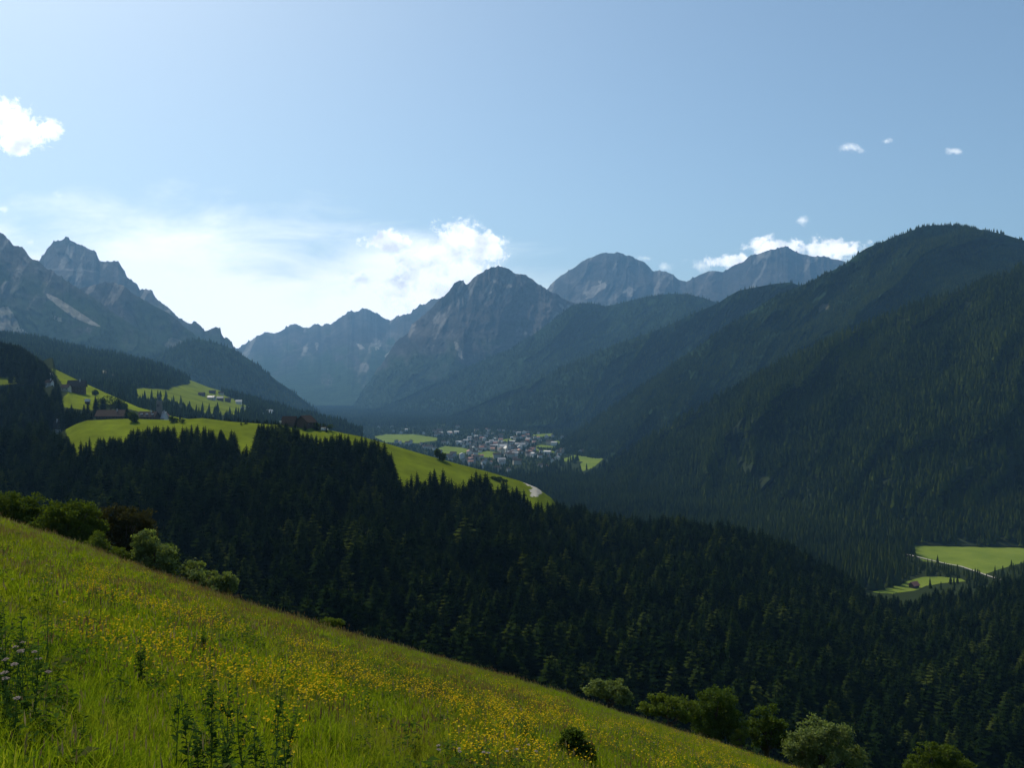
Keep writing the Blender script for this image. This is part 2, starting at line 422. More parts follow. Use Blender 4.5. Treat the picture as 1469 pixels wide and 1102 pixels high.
# far ridge beyond the gap
layer('far_ridge', [(300,500,12500),(343,497,12500),(349,493,12500),(356,489,12500),(366,482,12500),(374,478,12500),(380,475,12500),(393,476,12500),(400,474,12500),(411,469,12500),(417,464,12500),(423,463,12500),(430,467,12500),(445,468,12500),(450,464,12500),(456,462,12500),(462,466,12500),(474,464,12500),(484,456,12500),(492,451,12500),(505,446,12500),(514,444,12500),(519,442,12500),(529,444,12500),(537,447,12500),(550,456,12500),(560,460,12500),(567,455,12500),(578,450,12000),(590,447,12000),(600,437,12000),(610,434,11800),(620,430,11600),(630,427,11500),(640,428,11500),(700,430,11500)],
      [(300,-208,7900),(560,-208,7900),(700,-150,9000)], rock_far, du=1.2, rows=150, relief=[(.02, 70, 2.2, .35, 12), (.006, 20, 2.5, .4, 13)], jag=(4, 16), prof=1.15,
      colf=rockcol(330, 260, 31, [([(510,492),(520,496),(524,500),(515,500)], .7), ([(537,497),(548,490),(543,500),(538,502)], .6), ([(553,512),(570,492),(574,490),(562,508),(554,518)], .7), ([(452,492),(458,492),(457,504),(453,500)], .5)]), seed=3, label='hazy far limestone ridge closing the valley')
# rock summits behind the right-hand hills
layer('far_peaks', [(770,430,11000),(788,410,11000),(796,402,11000),(805,395,11000),(815,388,11000),(826,381,11000),(834,374,11000),(842,370,11000),(850,367,11000),(862,364,11000),(872,362,11000),(884,362,11000),(892,363,11000),(902,367,11000),(914,371,11000),(924,376,11000),(931,381,11000),(937,388,11000),(945,389,11000),(955,388,11000),(962,391,11000),(970,397,11000),(977,402,11000),(985,403,11000),(992,399,11000),(1003,393,11000),(1015,388,11000),(1024,387,11000),(1037,389,11000),(1046,384,11000),(1055,378,11000),(1067,374,11000),(1074,367,11000),(1083,363,11000),(1092,364,11000),(1100,358,11000),(1112,356,11000),(1122,353,11000),(1130,354,11000),(1141,360,11000),(1150,363,11000),(1160,366,11000),(1180,368,11000),(1200,371,11000),(1230,378,11000),(1300,385,11000)],
      [(770,300,9000),(1300,300,9000)], rock_far, du=1.2, rows=140, relief=[(.022, 60, 2.0, -.2, 22), (.007, 18, 2.4, .2, 23)], jag=(2.5, 14), prof=.92,
      colf=rockcol(600, 220, 41, [([(840,420),(848,413),(856,408),(868,405),(872,410),(860,418),(848,426),(840,430)], .6), ([(892,420),(905,412),(912,416),(905,424),(895,426)], .5), ([(858,404),(864,402),(861,408)], .6)]), seed=7, label='grey limestone summits on the skyline')
# the central peak
layer('central_peak', [(470,600,8000),(500,592,8000),(512,575,8000),(525,553,8000),(540,532,8000),(556,508,8000),(566,492,8000),(580,480,8000),(586,476,8000),(591,463,8000),(600,457,7950),(610,449,7950),(622,437,7900),(634,426,7850),(644,416,7850),(649,409,7800),(652,404,7800),(658,401,7800),(664,402,7800),(669,407,7800),(673,404,7800),(682,396,7800),(690,391,7800),(700,386,7800),(708,382,7800),(718,381,7800),(724,382,7800),(732,387,7800),(740,391,7800),(752,393,7800),(762,398,7800),(772,406,7750),(783,413,7700),(792,418,7700),(804,426,7700),(815,431,7700),(830,434,7700),(860,440,7700),(900,455,7700)],
      [(470,-215,7200),(560,-200,6800),(900,-100,6700)], rock_mat, du=1.0, rows=210, relief=[(.026, 62, 2.4, .1, 62), (.009, 20, 2.6, -.15, 63), (.003, 7, 2.5, 0, 64)], jag=(3, 15), prof=.9,
      colf=rockcol(215, 170, 51, [([(652,490),(656,492),(663,505),(666,516),(661,515),(655,503)], .55), ([(731,515),(738,508),(748,501),(745,512),(733,520)], .7), ([(800,434),(806,437),(811,444),(806,444)], .6), ([(746,492),(752,488),(753,496),(747,499)], .4)], streak=46), seed=9, label='blue grey central rock peak above wooded foothills')
# wooded hump right of the peak
HUMP = layer('wooded_hump', [(500,590,6600),(530,588,6600),(580,568,6500),(625,545,6500),(660,530,6400),(700,512,6400),(730,500,6300),(765,478,6300),(800,452,6300),(820,436,6300),(835,433,6300),(850,433,6300),(868,437,6300),(885,434,6250),(900,430,6200),(930,423,6200),(960,419,6150),(985,420,6100),(1010,425,6100),(1030,433,6100),(1080,450,6100),(1140,470,6100)],
      [(500,-212,6300),(620,-212,5500),(800,-190,4700),(1140,-150,4500)], hill_mat, du=1.5, rows=150, treeh=16, relief=[(.07, 110, 2.0, 1.1, 32), (.018, 30, 1.8, .9, 33)], jag=(0, 20), prof=1.1,
      colf=forestcol(seed=61, base=WOOD), objname='hill', label='wooded shoulder below the central peak')
MIDR = layer('middle_ridge', [(600,606,5200),(640,595,5100),(680,580,5000),(720,560,4900),(760,545,4800),(800,527,4650),(840,510,4500),(880,492,4400),(920,478,4300),(960,463,4250),(990,448,4200),(1010,440,4200),(1030,431,4200),(1045,421,4150),(1060,413,4100),(1075,410,4100),(1090,407,4050),(1105,404,4050),(1122,402,4000),(1135,401,4000),(1145,405,4000),(1200,430,4000),(1300,450,4000)],
      [(600,-212,4750),(700,-212,4300),(850,-212,3700),(1300,-150,3500)], hill_mat, du=1.5, rows=150, treeh=18, relief=[(.10, 120, 2.2, 1.3, 42), (.025, 34, 2.0, 1.0, 43)], jag=(0, 20), prof=1.05,
      colf=forestcol(seed=62, base=WOOD), objname='hill', label='wooded ridge running down to the valley town')
HIGH = layer('high_hill', [(770,648,3000),(800,634,3000),(830,613,3050),(880,578,3080),(930,543,3100),(980,507,3100),(1030,472,3100),(1070,446,3100),(1110,421,3100),(1149,404,3080),(1165,398,3060),(1180,388,3050),(1195,382,3050),(1215,371,3050),(1232,357,3050),(1245,349,3050),(1262,343,3050),(1280,335,3050),(1300,328,3050),(1320,320,3050),(1340,317,3050),(1365,317,3050),(1390,321,3050),(1410,324,3050),(1440,330,3000),(1469,339,3000),(1520,352,2950),(1640,400,2900)],
      [(770,-212,2850),(850,-212,2500),(1000,-205,2350),(1150,-120,2300),(1300,60,2200),(1640,150,2200)], hill_mat, du=1.4, rows=170, treeh=20, relief=[(.12, 150, 2.4, 1.2, 52), (.032, 45, 2.2, 1.0, 53)], jag=(0, 20), prof=1.0,
      colf=forestcol(seed=63, base=WOOD, clear=[[(1173,442),(1186,434),(1190,438),(1176,450)]]), objname='hill', label='dark wooded hill with a rounded top')
RMEADOW = [[(1303,783),(1316,781),(1340,783),(1372,782),(1400,780),(1440,778),(1475,779),(1640,783),(1640,830),(1475,806),(1440,815),(1412,824),(1392,818),(1350,808),(1325,806),(1312,797)],
           [(1252,850),(1268,845),(1290,839),(1310,832),(1322,828),(1350,827.5),(1380,831),(1384,834),(1350,837),(1330,841),(1310,848),(1280,852)]]
NEARH = layer('near_hill', [(760,700,2100),(800,702,2080),(830,688,2060),(870,660,2040),(900,640,2030),(950,608,2010),(1000,580,1980),(1050,551,1960),(1100,522,1950),(1160,493,1940),(1220,466,1930),(1300,434,1930),(1360,412,1940),(1415,393,1950),(1469,374,1950),(1540,345,1950),(1640,310,1950)],
      [(760,-212,1850),(820,-212,1750),(900,-212,1600),(1000,-212,1430),(1100,-212,1300),(1200,-210,1200),(1300,-208.5,1150),(1640,-208.5,1120)], hill_mat, du=1.4, rows=190, treeh=24, relief=[(.12, 150, 2.6, 1.0, 72), (.036, 48, 2.2, .6, 73)], jag=(0, 20), prof=1.0,
      colf=forestcol(seed=64), objname='hill', label='near dark wooded hillside on the far side of the gorge')
# left side
layer('left_far_peak', [(40,392,8000),(55,374,8000),(62,365,8000),(68,356,8000),(75,347,8000),(84,345,8000),(90,342,8000),(95,340,8000),(101,344,8000),(106,345,8000),(112,349,8000),(120,353,8000),(130,356,8000),(138,362,8000),(142,371,8000),(150,376,8000),(160,375,8000),(170,376,8000),(176,384,8000),(183,396,8000),(190,402,8000),(196,405,8000),(201,414,8000),(210,414,8000),(218,417,8000),(225,428,7900),(233,435,7800),(245,444,7700),(256,454,7600),(268,461,7500),(275,463,7400),(280,461,7400),(288,465,7300),(293,473,7300),(298,473,7300),(304,469,7200),(310,467,7200),(316,470,7200),(318,478,7200),(322,484,7200),(327,483,7200),(332,489,7200),(336,498,7100),(350,520,7000),(380,560,6800)],
      [(40,200,6500),(200,100,6300),(380,-150,6000)], rock_mat, du=.9, rows=170, relief=[(.024, 60, 2.2, -.4, 82), (.008, 18, 2.4, -.2, 83)], jag=(3.5, 12), prof=.9,
      colf=rockcol(480, 220, 71, [([(60,384),(110,386),(150,390),(110,389),(70,388)], .35)], streak=44), seed=11, label='jagged rocky mountain falling in pinnacles to the gap')
layer('left_mid', [(60,425,6200),(90,418,6200),(120,412,6200),(135,407,6200),(152,404,6150),(165,406,6150),(180,412,6100),(200,426,6050),(220,437,6000),(240,446,5900),(262,466,5800),(290,488,5700),(330,510,5600),(380,550,5500)],
      [(60,60,5200),(380,-150,5000)], rock_mat, du=1.1, rows=140, treeh=0, relief=[(.03, 60, 2.0, -.6, 92), (.01, 20, 2.2, -.4, 93)], jag=(3, 18), prof=.95,
      colf=rockcol(520, 200, 75, [([(235,492),(250,484),(262,490),(250,500),(238,500)], .25), ([(205,498),(216,488),(222,503),(214,508)], .3)], streak=40, veg=PINE*.9), seed=13, label='dark pine covered shoulder of the left massif')
layer('left_massif', [(-160,250,6000),(-80,290,5900),(-30,318,5850),(0,332,5800),(5,334,5800),(9,340,5800),(13,344,5800),(19,353,5800),(26,354,5800),(33,356,5780),(40,364,5750),(46,370,5700),(54,371,5700),(60,377,5700),(68,384,5650),(80,391,5600),(95,401,5550),(110,411,5500),(130,424,5450),(150,437,5400),(175,455,5300),(200,472,5200),(230,492,5100),(270,520,5000),(300,535,4900)],
      [(-160,50,4600),(100,40,4400),(300,-60,4300)], rock_mat, du=1.1, rows=190, relief=[(.032, 80, 2.0, -.7, 102), (.011, 24, 2.0, -.5, 103), (.004, 8, 2, 0, 104)], jag=(3.5, 14), prof=.95,
      colf=rockcol(600, 280, 81, [([(67,421),(84,428),(104,441),(125,455),(147,470),(130,466),(104,455),(80,437),(69,427)], .62), ([(3,440),(12,440),(20,452),(28,470),(40,478),(10,476),(-20,470),(-40,455)], .45), ([(74,452),(88,456),(90,462),(80,460)], .3)], streak=55), seed=17, label='left rock massif with pale scree streaks')
SPUR = layer('wooded_spur', [(190,530,4600),(215,515,4550),(240,500,4500),(262,488,4500),(285,483,4500),(310,489,4480),(335,498,4450),(360,514,4400),(380,529,4400),(400,545,4350),(420,558,4350),(440,574,4300),(458,588,4300),(475,598,4300),(490,603,4300)],
      [(190,-60,3600),(490,-212,4000)], hill_mat, du=1.4, rows=130, treeh=16, relief=[(.04, 70, 2.0, -1.0, 112), (.012, 24, 2, -.8, 113)], jag=(0, 20), prof=1.0,
      colf=forestcol(seed=65, base=WOOD), objname='hill', label='pointed wooded spur left of the gap')
LMEADOW = [[(180,560),(205,557),(240,559),(258,553),(272,551),(266,545),(288,547),(310,557),(325,569),(342,577),(358,584),(350,594),(318,596),(290,592),(272,584),(250,578),(225,573),(195,570)],
           [(-20,543),(10,541),(44,536),(52,541),(30,547),(-20,556)]]
LEFTS = layer('left_slope', [(-160,455,3200),(0,474,3000),(60,482,2950),(120,497,2900),(170,506,2850),(210,514,2800),(250,531,2750),(300,550,2700),(345,563,2650),(400,580,2600),(440,589,2500),(480,598,2450),(520,612,2400)],
      [(-160,-20,1300),(200,-40,1250),(350,-70,1300),(520,-150,1500)], hill_mat, du=1.4, rows=170, treeh=18, relief=[(.03, 90, 1.0, -1.2, 122), (.01, 30, 1.0, -.8, 123)], jag=(0, 20), prof=1.25,
      colf=forestcol(LMEADOW, seed=66, clear=[[(140,534),(150,532),(168,539),(178,545),(160,543),(146,539)]], turf=TURF*.9), objname='hill', label='long wooded slope behind the village')
VMEADOW = [[(74,529),(90,534),(106,541),(130,551),(160,566),(190,579),(215,588),(250,597),(300,606),(236,604),(205,592),(170,583),(150,579),(134,588),(118,588),(88,584),(86,577),(96,565),(88,549)],
           [(-20,541),(10,541),(40,538),(50,541),(30,549),(-20,556)], [(28,606),(44,612),(48,619),(36,616)], [(-20,633),(10,636),(20,650),(18,662),(-20,660)]]
VILL = layer('village_hill', [(-160,455,1280),(-60,478,1240),(0,491,1200),(28,496,1180),(48,509,1160),(62,518,1150),(70,514,1140),(76,514,1130),(80,530,1110),(100,540,1080),(150,563,1020),(200,585,960),(250,598,900),(300,606,850),(350,610,800),(430,613,720),(470,620,700)],
      [(-160,-50,600),(0,-58,610),(470,-45,610)], turf_mat, du=1.3, rows=150, treeh=0, relief=[(.02, 90, 1.5, 0, 132)], jag=(0, 20), prof=1.1,
      colf=forestcol(VMEADOW, seed=67, wob=1.0), objname='hill', label='hill with farmsteads and meadows on the left')
KMEADOW = [[(93,616),(110,608),(125,604),(150,602),(190,600),(250,600),(300,598),(345,602),(430,607),(470,610),(560,630),(640,650),(700,665),(784,700),(800,730),(760,770),(700,770),(640,790),(600,760),(560,740),(430,720),(300,700),(200,690),(118,690),(108,660)]]
KRIDGE = layer('mid_ridge', [(-160,655,620),(0,652,620),(60,640,620),(93,617,620),(110,608,620),(125,603,620),(150,602,620),(185,601,620),(250,603,620),(290,600,620),(330,605,620),(400,610,620),(430,612,620),(470,617,620),(520,627,625),(560,638,630),(600,650,635),(650,664,640),(700,677,650),(745,690,660),(770,700,665),(790,714,670),(820,742,680),(860,765,690),(950,780,700),(1050,795,700),(1120,815,700),(1170,840,700),(1230,868,700),(1300,880,700),(1380,868,700),(1469,850,700),(1640,840,700)],
      [(-160,-92,170),(500,-100,180),(1000,-130,200),(1640,-165,230)], turf_mat, du=1.5, rows=190, treeh=0, relief=[(.025, 120, 1.5, .3, 142)], jag=(0, 20), prof=1.3,
      colf=forestcol(KMEADOW, seed=68, wob=1.0, clear=[[(749,680),(767,680),(773,688),(779,697),(773,713),(761,713),(762,701),(751,692)]]), objname='hill', label='forested ridge with a bright meadow along its top', back=.55)

# valley floor: one sheet to beyond the mountains
def build_floor():
    m, nt, out = new_mat('valley_floor'); p = N(nt, 'ShaderNodeBsdfDiffuse')
    f = ramp(nt, noise(nt, .004, 6, .6), [(.35, tuple(FLOOR)), (.7, (.022, .032, .009))]); nt.links.new(f, p.inputs[0]); nt.links.new(p.outputs[0], out.inputs[0])
    b = MB(); b.add([(-9500, -500, VALLEY), (9500, -500, VALLEY), (9500, 14000, VALLEY), (-9500, 14000, VALLEY)], [(0, 1, 2, 3)])
    tag(b.build('ground', m), 'flat valley floor', kind='structure')
build_floor()
def unproj(px, py, z=VALLEY):
    Y = -z*FPX/(py-CY); return np.array([(px-CX)/FPX*Y, Y, z])
FIELDS = [[(608,608),(622,605.5),(636,605),(652,608),(640,610),(622,609)],
          [(545,627),(560,624),(590,624),(618,628),(622,631),(600,635),(560,634)],
          [(631,644),(640,641),(662,643),(672,647),(660,651),(640,651)],
          [(684,651),(700,648),(716,650),(712,656),(690,656)],
          [(764,642),(778,639),(802,642),(806,646),(790,649),(768,646)], [(786,634),(800,633),(806,637),(790,639)],
          [(806,662),(828,654),(850,649),(872,645),(874,650),(862,658),(852,668),(838,674),(833,668),(838,662)],
          [(498,595.5),(520,593.5),(527,595),(510,597)], [(716,632),(730,630),(740,634),(722,637)], [(760,624),(790,622),(800,625),(770,627)]]
def _grow(p):
    a = np.array(p); c = a.mean(0); return [tuple(q) for q in c+(a-c)*np.array([1.22, 1.15])]
FIELDS[1:-1] = [_grow(p) for p in FIELDS[1:-1]]
for i, p in enumerate(FIELDS+RMEADOW):
    zz = VALLEY+.25
    q = []
    for k in range(len(p)):
        a, b = p[k], p[(k+1) % len(p)]
        for t in (0, .33, .67): q.append((a[0]+(b[0]-a[0])*t, a[1]+(b[1]-a[1])*t))
    vs = [unproj(x+fbm(x/9, y/5, 3, 2)*2, y+fbm(x/11+5, y/5, 4, 2)*.35, zz) for x, y in q]
    mb = MB(); mb.add(vs+[(v[0], v[1], v[2]-3) for v in vs], [tuple(range(len(vs)))]+[(j, (j+1) % len(vs), (j+1) % len(vs)+len(vs), j+len(vs)) for j in range(len(vs))])
    fm = bpy.data.materials.get('field_turf') or None
    if fm is None:
        fm, nt, out = new_mat('field_turf'); pp = N(nt, 'ShaderNodeBsdfDiffuse')
        c = ramp(nt, noise(nt, .02, 5, .6), [(.3, (.085, .125, .018)), (.7, (.15, .19, .03))]); nt.links.new(c, pp.inputs[0]); nt.links.new(pp.outputs[0], out.inputs[0])
    o = mb.build('field', fm)
    tag(o, 'green field on the valley floor', kind='structure')
# ================================================================== forests
FMIX = [(0, (.006, .012, .002)), (.4, (.014, .025, .003)), (.75, (.027, .042, .005)), (.92, (.042, .060, .006)), (1, (.058, .075, .009))]
far_needle = foliage('far_needles', FMIX, trans=.12, patch=(.006, (.058, .074, .008), .6), tmul=(1, 1.1, .6))  # patch: paler stands that also put soft sunlit areas into the colour
NMIX = [(0, (.008, .014, .002)), (.5, (.016, .027, .003)), (.85, (.027, .041, .004)), (1, (.046, .060, .007))]
mid_needle = foliage('mid_needles', NMIX, trans=.12, patch=(.007, (.056, .072, .007), .65), tmul=(1, 1.1, .6))  # patch again lightens the colour for sunlit areas as well as paler stands
near_needle = foliage('needles', [(0, (.004, .010, .002)), (.5, (.008, .017, .003)), (.8, (.015, .026, .004)), (.93, (.027, .040, .006)), (1, (.044, .058, .009))], trans=.18, island=False, tmul=(1, 1.2, .5))
bark = plain('bark', (.09, .065, .05), .95, .3, 6)
def woods(L, spacing, h, r, mat, hid, sides=5, tiers=2, excl=None, label='', keep=None, seed=1, hv=.33, name='forest', gaps=0):
    rng = np.random.default_rng(seed)
    P, px, py, v = sample(L, spacing, rng)
    H = h*(1-hv+2*hv*rng.random(len(P)))*(.85+.3*(fbm(P[:, 0]/60, P[:, 1]/60, seed, 3)+.5))
    ok = (px > -90) & (px < 1560)
    ok &= ~hidden(px, py-H/P[:, 1]*FPX, hid)
    if excl: ok &= ~in_any(px, py, excl, 1.0)
    if gaps: ok &= ridged((P[:, 0]+.5*P[:, 2])/gaps, P[:, 1]/gaps+fbm(P[:, 0]/gaps, P[:, 1]/gaps, seed+3, 3), seed+70, 4) < .60+.2*rng.random(len(P))
    if excl: ok &= ~(in_any(px, py-.7*H/P[:, 1]*FPX, excl) & (rng.random(len(P)) < .88))
    if keep is not None: ok &= keep(P, px, py, v)
    P, H = P[ok], H[ok]
    me = cones('forest', P, H, H*r*(.8+.4*rng.random(len(P))), mat, sides, tiers, rng)
    o = link(name, me); tag(o, label, kind='stuff'); print(name, L.name, len(P)); return P
woods(HUMP, 15, 17, .24, far_needle, ['middle_ridge', 'high_hill', 'near_hill', 'mid_ridge'], 4, 1, label='hazy pine forest on the shoulder under the central peak', seed=21)
woods(MIDR, 13, 19, .22, far_needle, ['high_hill', 'near_hill', 'mid_ridge'], 4, 1, label='dark pine forest on the ridge above the town', seed=22)
woods(HIGH, 7.6, 13, .27, mid_needle, ['near_hill', 'mid_ridge'], 5, 2, label='dense conifer forest on the high rounded hill', seed=23, gaps=260, excl=[[(1173,442),(1186,434),(1190,438),(1176,450)]])
woods(NEARH, 6.0, 17, .24, mid_needle, ['mid_ridge'], 6, 3, label='dense conifer forest on the near dark hillside', seed=24, gaps=190)
woods(SPUR, 13, 17, .22, far_needle, ['left_slope', 'village_hill', 'mid_ridge'], 4, 1, label='pine forest on the pointed spur left of the gap', seed=25)
CLEAR = [[(140,534),(150,532),(168,539),(178,545),(160,543),(146,539)]]
woods(LEFTS, 10, 18, .20, far_needle, ['village_hill', 'mid_ridge'], 5, 2, label='pine forest on the long slope behind the village', seed=26, excl=LMEADOW+CLEAR)
# pines on the lower slopes of the left massif and the central peak
MS = LAYERS['left_massif']; 
woods(MS, 17, 15, .25, far_needle, ['left_slope', 'village_hill'], 4, 1, label='mountain pines thinning out below the left cliffs', seed=27, keep=lambda P, px, py, v: P[:, 2]+fbm(px/26, py/26, 81, 5)*230 < 230)
CP = LAYERS['central_peak']
woods(CP, 22, 16, .28, far_needle, ['wooded_hump', 'middle_ridge', 'near_hill', 'mid_ridge'], 4, 1, label='pines climbing the foot of the central peak', seed=28, keep=lambda P, px, py, v: P[:, 2]+fbm(px/26, py/26, 51, 5)*220 < 120)

# the valley floor: belts of pines, garden trees in the town
TOWN = [(498,611),(560,613),(640,612),(700,616),(760,620),(850,636),(880,650),(840,656),(800,668),(780,676),(730,684),(700,676),(650,668),(600,655),(560,640),(500,628)]
HOUSES = []
def place_houses():
    rng = np.random.default_rng(5); tries = 0
    while len(HOUSES) < 225 and tries < 60000:
        tries += 1
        # denser around the old centre
        if rng.random() < .5: x = rng.normal(722, 46); y = rng.normal(643, 12)
        else: x = rng.uniform(500, 890); y = rng.uniform(611, 682)
        if not in_poly(x, y, TOWN) or in_any(np.array([x]), np.array([y]), FIELDS)[0]: continue
        if y > 653 and x > 700 and rng.random() < .45: continue
        p = unproj(x, y)
        L = KRIDGE; yk = np.interp(x, L.x, L.yc)
        if y > yk-1: continue
        if any(math.hypot(p[0]-q[0], p[1]-q[1]) < 21 for q in HOUSES): continue
        HOUSES.append((p[0], p[1], x, y))
place_houses()

def valley_trees():
    rng = np.random.default_rng(9); n = 60000
    Y = rng.uniform(1500, 7400, n); X = rng.uniform(-1700, 900, n)
    px = CX+X/Y*FPX; py = CY-VALLEY/Y*FPX
    ok = (px > 380) & (px < 1100) & ~in_any(px, py, FIELDS, .6)
    t = in_poly(px, py, TOWN)
    ok &= ~t | (rng.random(n) < .85)
    for nme in ('mid_ridge', 'near_hill'):
        L = LAYERS[nme]; ok &= ~(py-20/Y*FPX > np.interp(px, L.x, L.yc, left=9e3, right=9e3)+12)
    m = 16000; Y2 = rng.uniform(7400, 9600, m); X2 = rng.uniform(-2500, -600, m)
    P = np.concatenate([np.stack([X, Y, np.full(n, VALLEY)], -1)[ok], np.stack([X2, Y2, np.full(m, VALLEY)], -1)]); t = np.concatenate([t[ok], np.zeros(m, bool)])
    hp = np.array([(h[0], h[1]) for h in HOUSES])
    d = np.min((P[:, None, 0]-hp[None, :, 0])**2+(P[:, None, 1]-hp[None, :, 1])**2, 1)
    near = d < 13**2; front = np.zeros(len(P), bool)
    # nothing tall straight in front of a roof
    P = P[~near]; t = t[~near]; qx, qy = project(P); fr = in_any(qx, qy-np.where(t, 8, 20)/P[:, 1]*FPX, FIELDS) & (rng.random(len(P)) < .97); P = P[~fr]; t = t[~fr]
    H = np.where(t, 5+7*rng.random(len(P)), 17+9*rng.random(len(P)))
    R = np.where(t, H*.42, H*.2)
    o = link('forest', cones('forest', P, H, R, far_needle, 5, 2, rng)); tag(o, 'belts of pines and garden trees around the distant town', kind='stuff')
    # more of it on the nearer floor, right of the town
    m = 26000; Y = rng.uniform(900, 1900, m); X = rng.uniform(-50, 1100, m); px = CX+X/Y*FPX; py = CY-VALLEY/Y*FPX
    ok = (px < 1560) & (py > 668) & ~in_any(px, py, RMEADOW, 1) & ~in_poly(px, py, TOWN)
    ROAD = [(1312,798),(1335,806),(1375,814),(1408,824),(1420,832),(1430,832),(1416,820),(1376,808),(1336,800)]
    ok &= ~in_poly(px, py, ROAD)
    # the strip between the two meadows keeps lower bushes
    P = np.stack([X, Y, np.full(m, VALLEY)], -1)[ok]; q = py[ok]; x_ = px[ok]
    H = np.where((q > 800) & (x_ > 1290), 6+7*rng.random(len(P)), 18+8*rng.random(len(P)))
    front = in_any(x_, q-(H/P[:, 1]*FPX)*.6, RMEADOW) & (q < 870) & (rng.random(len(P)) < .93)
    P, H = P[~front], H[~front]
    o = link('forest', cones('forest', P, H, H*.19, mid_needle, 6, 3, rng)); tag(o, 'conifers on the gorge floor around the meadow at the right', kind='stuff')
valley_trees()

# ------------------------------------------------------------------ spruce with real branches
def spruce_mesh(seed, lv=20, slim=.17, name='spruce_crown', ragged=1.0):
    r = random.Random(seed); V = []; F = []
    def tri(*p):
        b = len(V); V.extend(p); F.append((b, b+1, b+2))
    for i in range(lv):
        t = i/(lv-1); z = .10+.88*t**.93
        R = slim*1.16*(1-t)**.68*(1.0-.28*max(0, .12-t)/.12)+.008
        n = max(4, int(11-5*t)); a0 = r.random()*6.28
        for k in range(n):
            if r.random() < .08*ragged: continue
            a = a0+6.283*k/n+r.uniform(-.3, .3); ln = R*r.uniform(.68, 1.22)
            droop = (.30-.42*t)*ln+.012*r.random(); zz = z+r.uniform(-.014, .014)
            ca, sa = math.cos(a), math.sin(a); w = ln*r.uniform(.30, .46)
            def P(d, s, dz): return (ca*d-sa*s, sa*d+ca*s, zz+dz)
            m1 = ln*.5
            root = P(0, 0, .012); ml = P(m1, w, -droop*.45); mr = P(m1, -w, -droop*.45); mc = P(m1, 0, -droop*.30+.006)
            tip = P(ln, 0, -droop+.25*droop); e1 = P(ln*.86, w*.55, -droop*.95); e2 = P(ln*.86, -w*.55, -droop*.95)
            tri(root, ml, mc); tri(root, mc, mr); tri(mc, ml, e1); tri(mc, e1, tip); tri(mc, tip, e2); tri(mc, e2, mr)
            # hanging twigs
            h = .02+.02*r.random()
            tri(ml, P(m1*1.35, w*.8, -droop*.7), P(m1*1.2, w*.9, -droop*.6-h)); tri(mr, P(m1*1.35, -w*.8, -droop*.7), P(m1*1.2, -w*.9, -droop*.6-h))
    # dense twigs round the stem close the crown
    for i in range(11):
        t = i/10; z = .13+.8*t; R = slim*.62*(1-t)**.7+.004
        for k in range(6):
            a = r.random()*6.28; b = a+1.2+r.random()*.5
            tri((math.cos(a)*R, math.sin(a)*R, z-.05), (math.cos(b)*R, math.sin(b)*R, z-.05+r.uniform(-.02, .02)), (0, 0, z+.10))
    return npmesh(name, np.array(V), np.array(F), [near_needle])
def trunk_mesh(seed):
    b = MB(); b.tube([(0, 0, -.06), (0, 0, .3), (.002, 0, .7), (0, 0, .985)], [.0115, .009, .005, .0012], 6); return b.mesh('spruce_trunk', [bark], True)
SPR = [spruce_mesh(100+i, lv=[20, 22, 18, 21, 19, 23][i], slim=[.165, .145, .19, .155, .175, .13][i], ragged=[1, .8, 1.6, 1, 2, 1][i]) for i in range(6)]
TRK = trunk_mesh(1)
def whole(me, i):
    """crown and trunk as one mesh, for the body of the forest"""
    a = np.empty(len(me.vertices)*3, np.float32); me.vertices.foreach_get('co', a); b = np.empty(len(TRK.vertices)*3, np.float32); TRK.vertices.foreach_get('co', b)
    F1 = [tuple(p.vertices) for p in me.polygons]; F2 = [tuple(v+len(me.vertices) for v in p.vertices) for p in TRK.polygons]
    m = bpy.data.meshes.new('whole_spruce'); m.from_pydata(np.concatenate([a, b]).reshape(-1, 3).tolist(), [], F1+F2)
    m.materials.append(near_needle); m.materials.append(bark)
    m.polygons.foreach_set('material_index', [0]*len(F1)+[1]*len(F2)); m.update(); return m
SPC = proto_collection('spruce_kinds', [whole(m, i) for i, m in enumerate(SPR)])

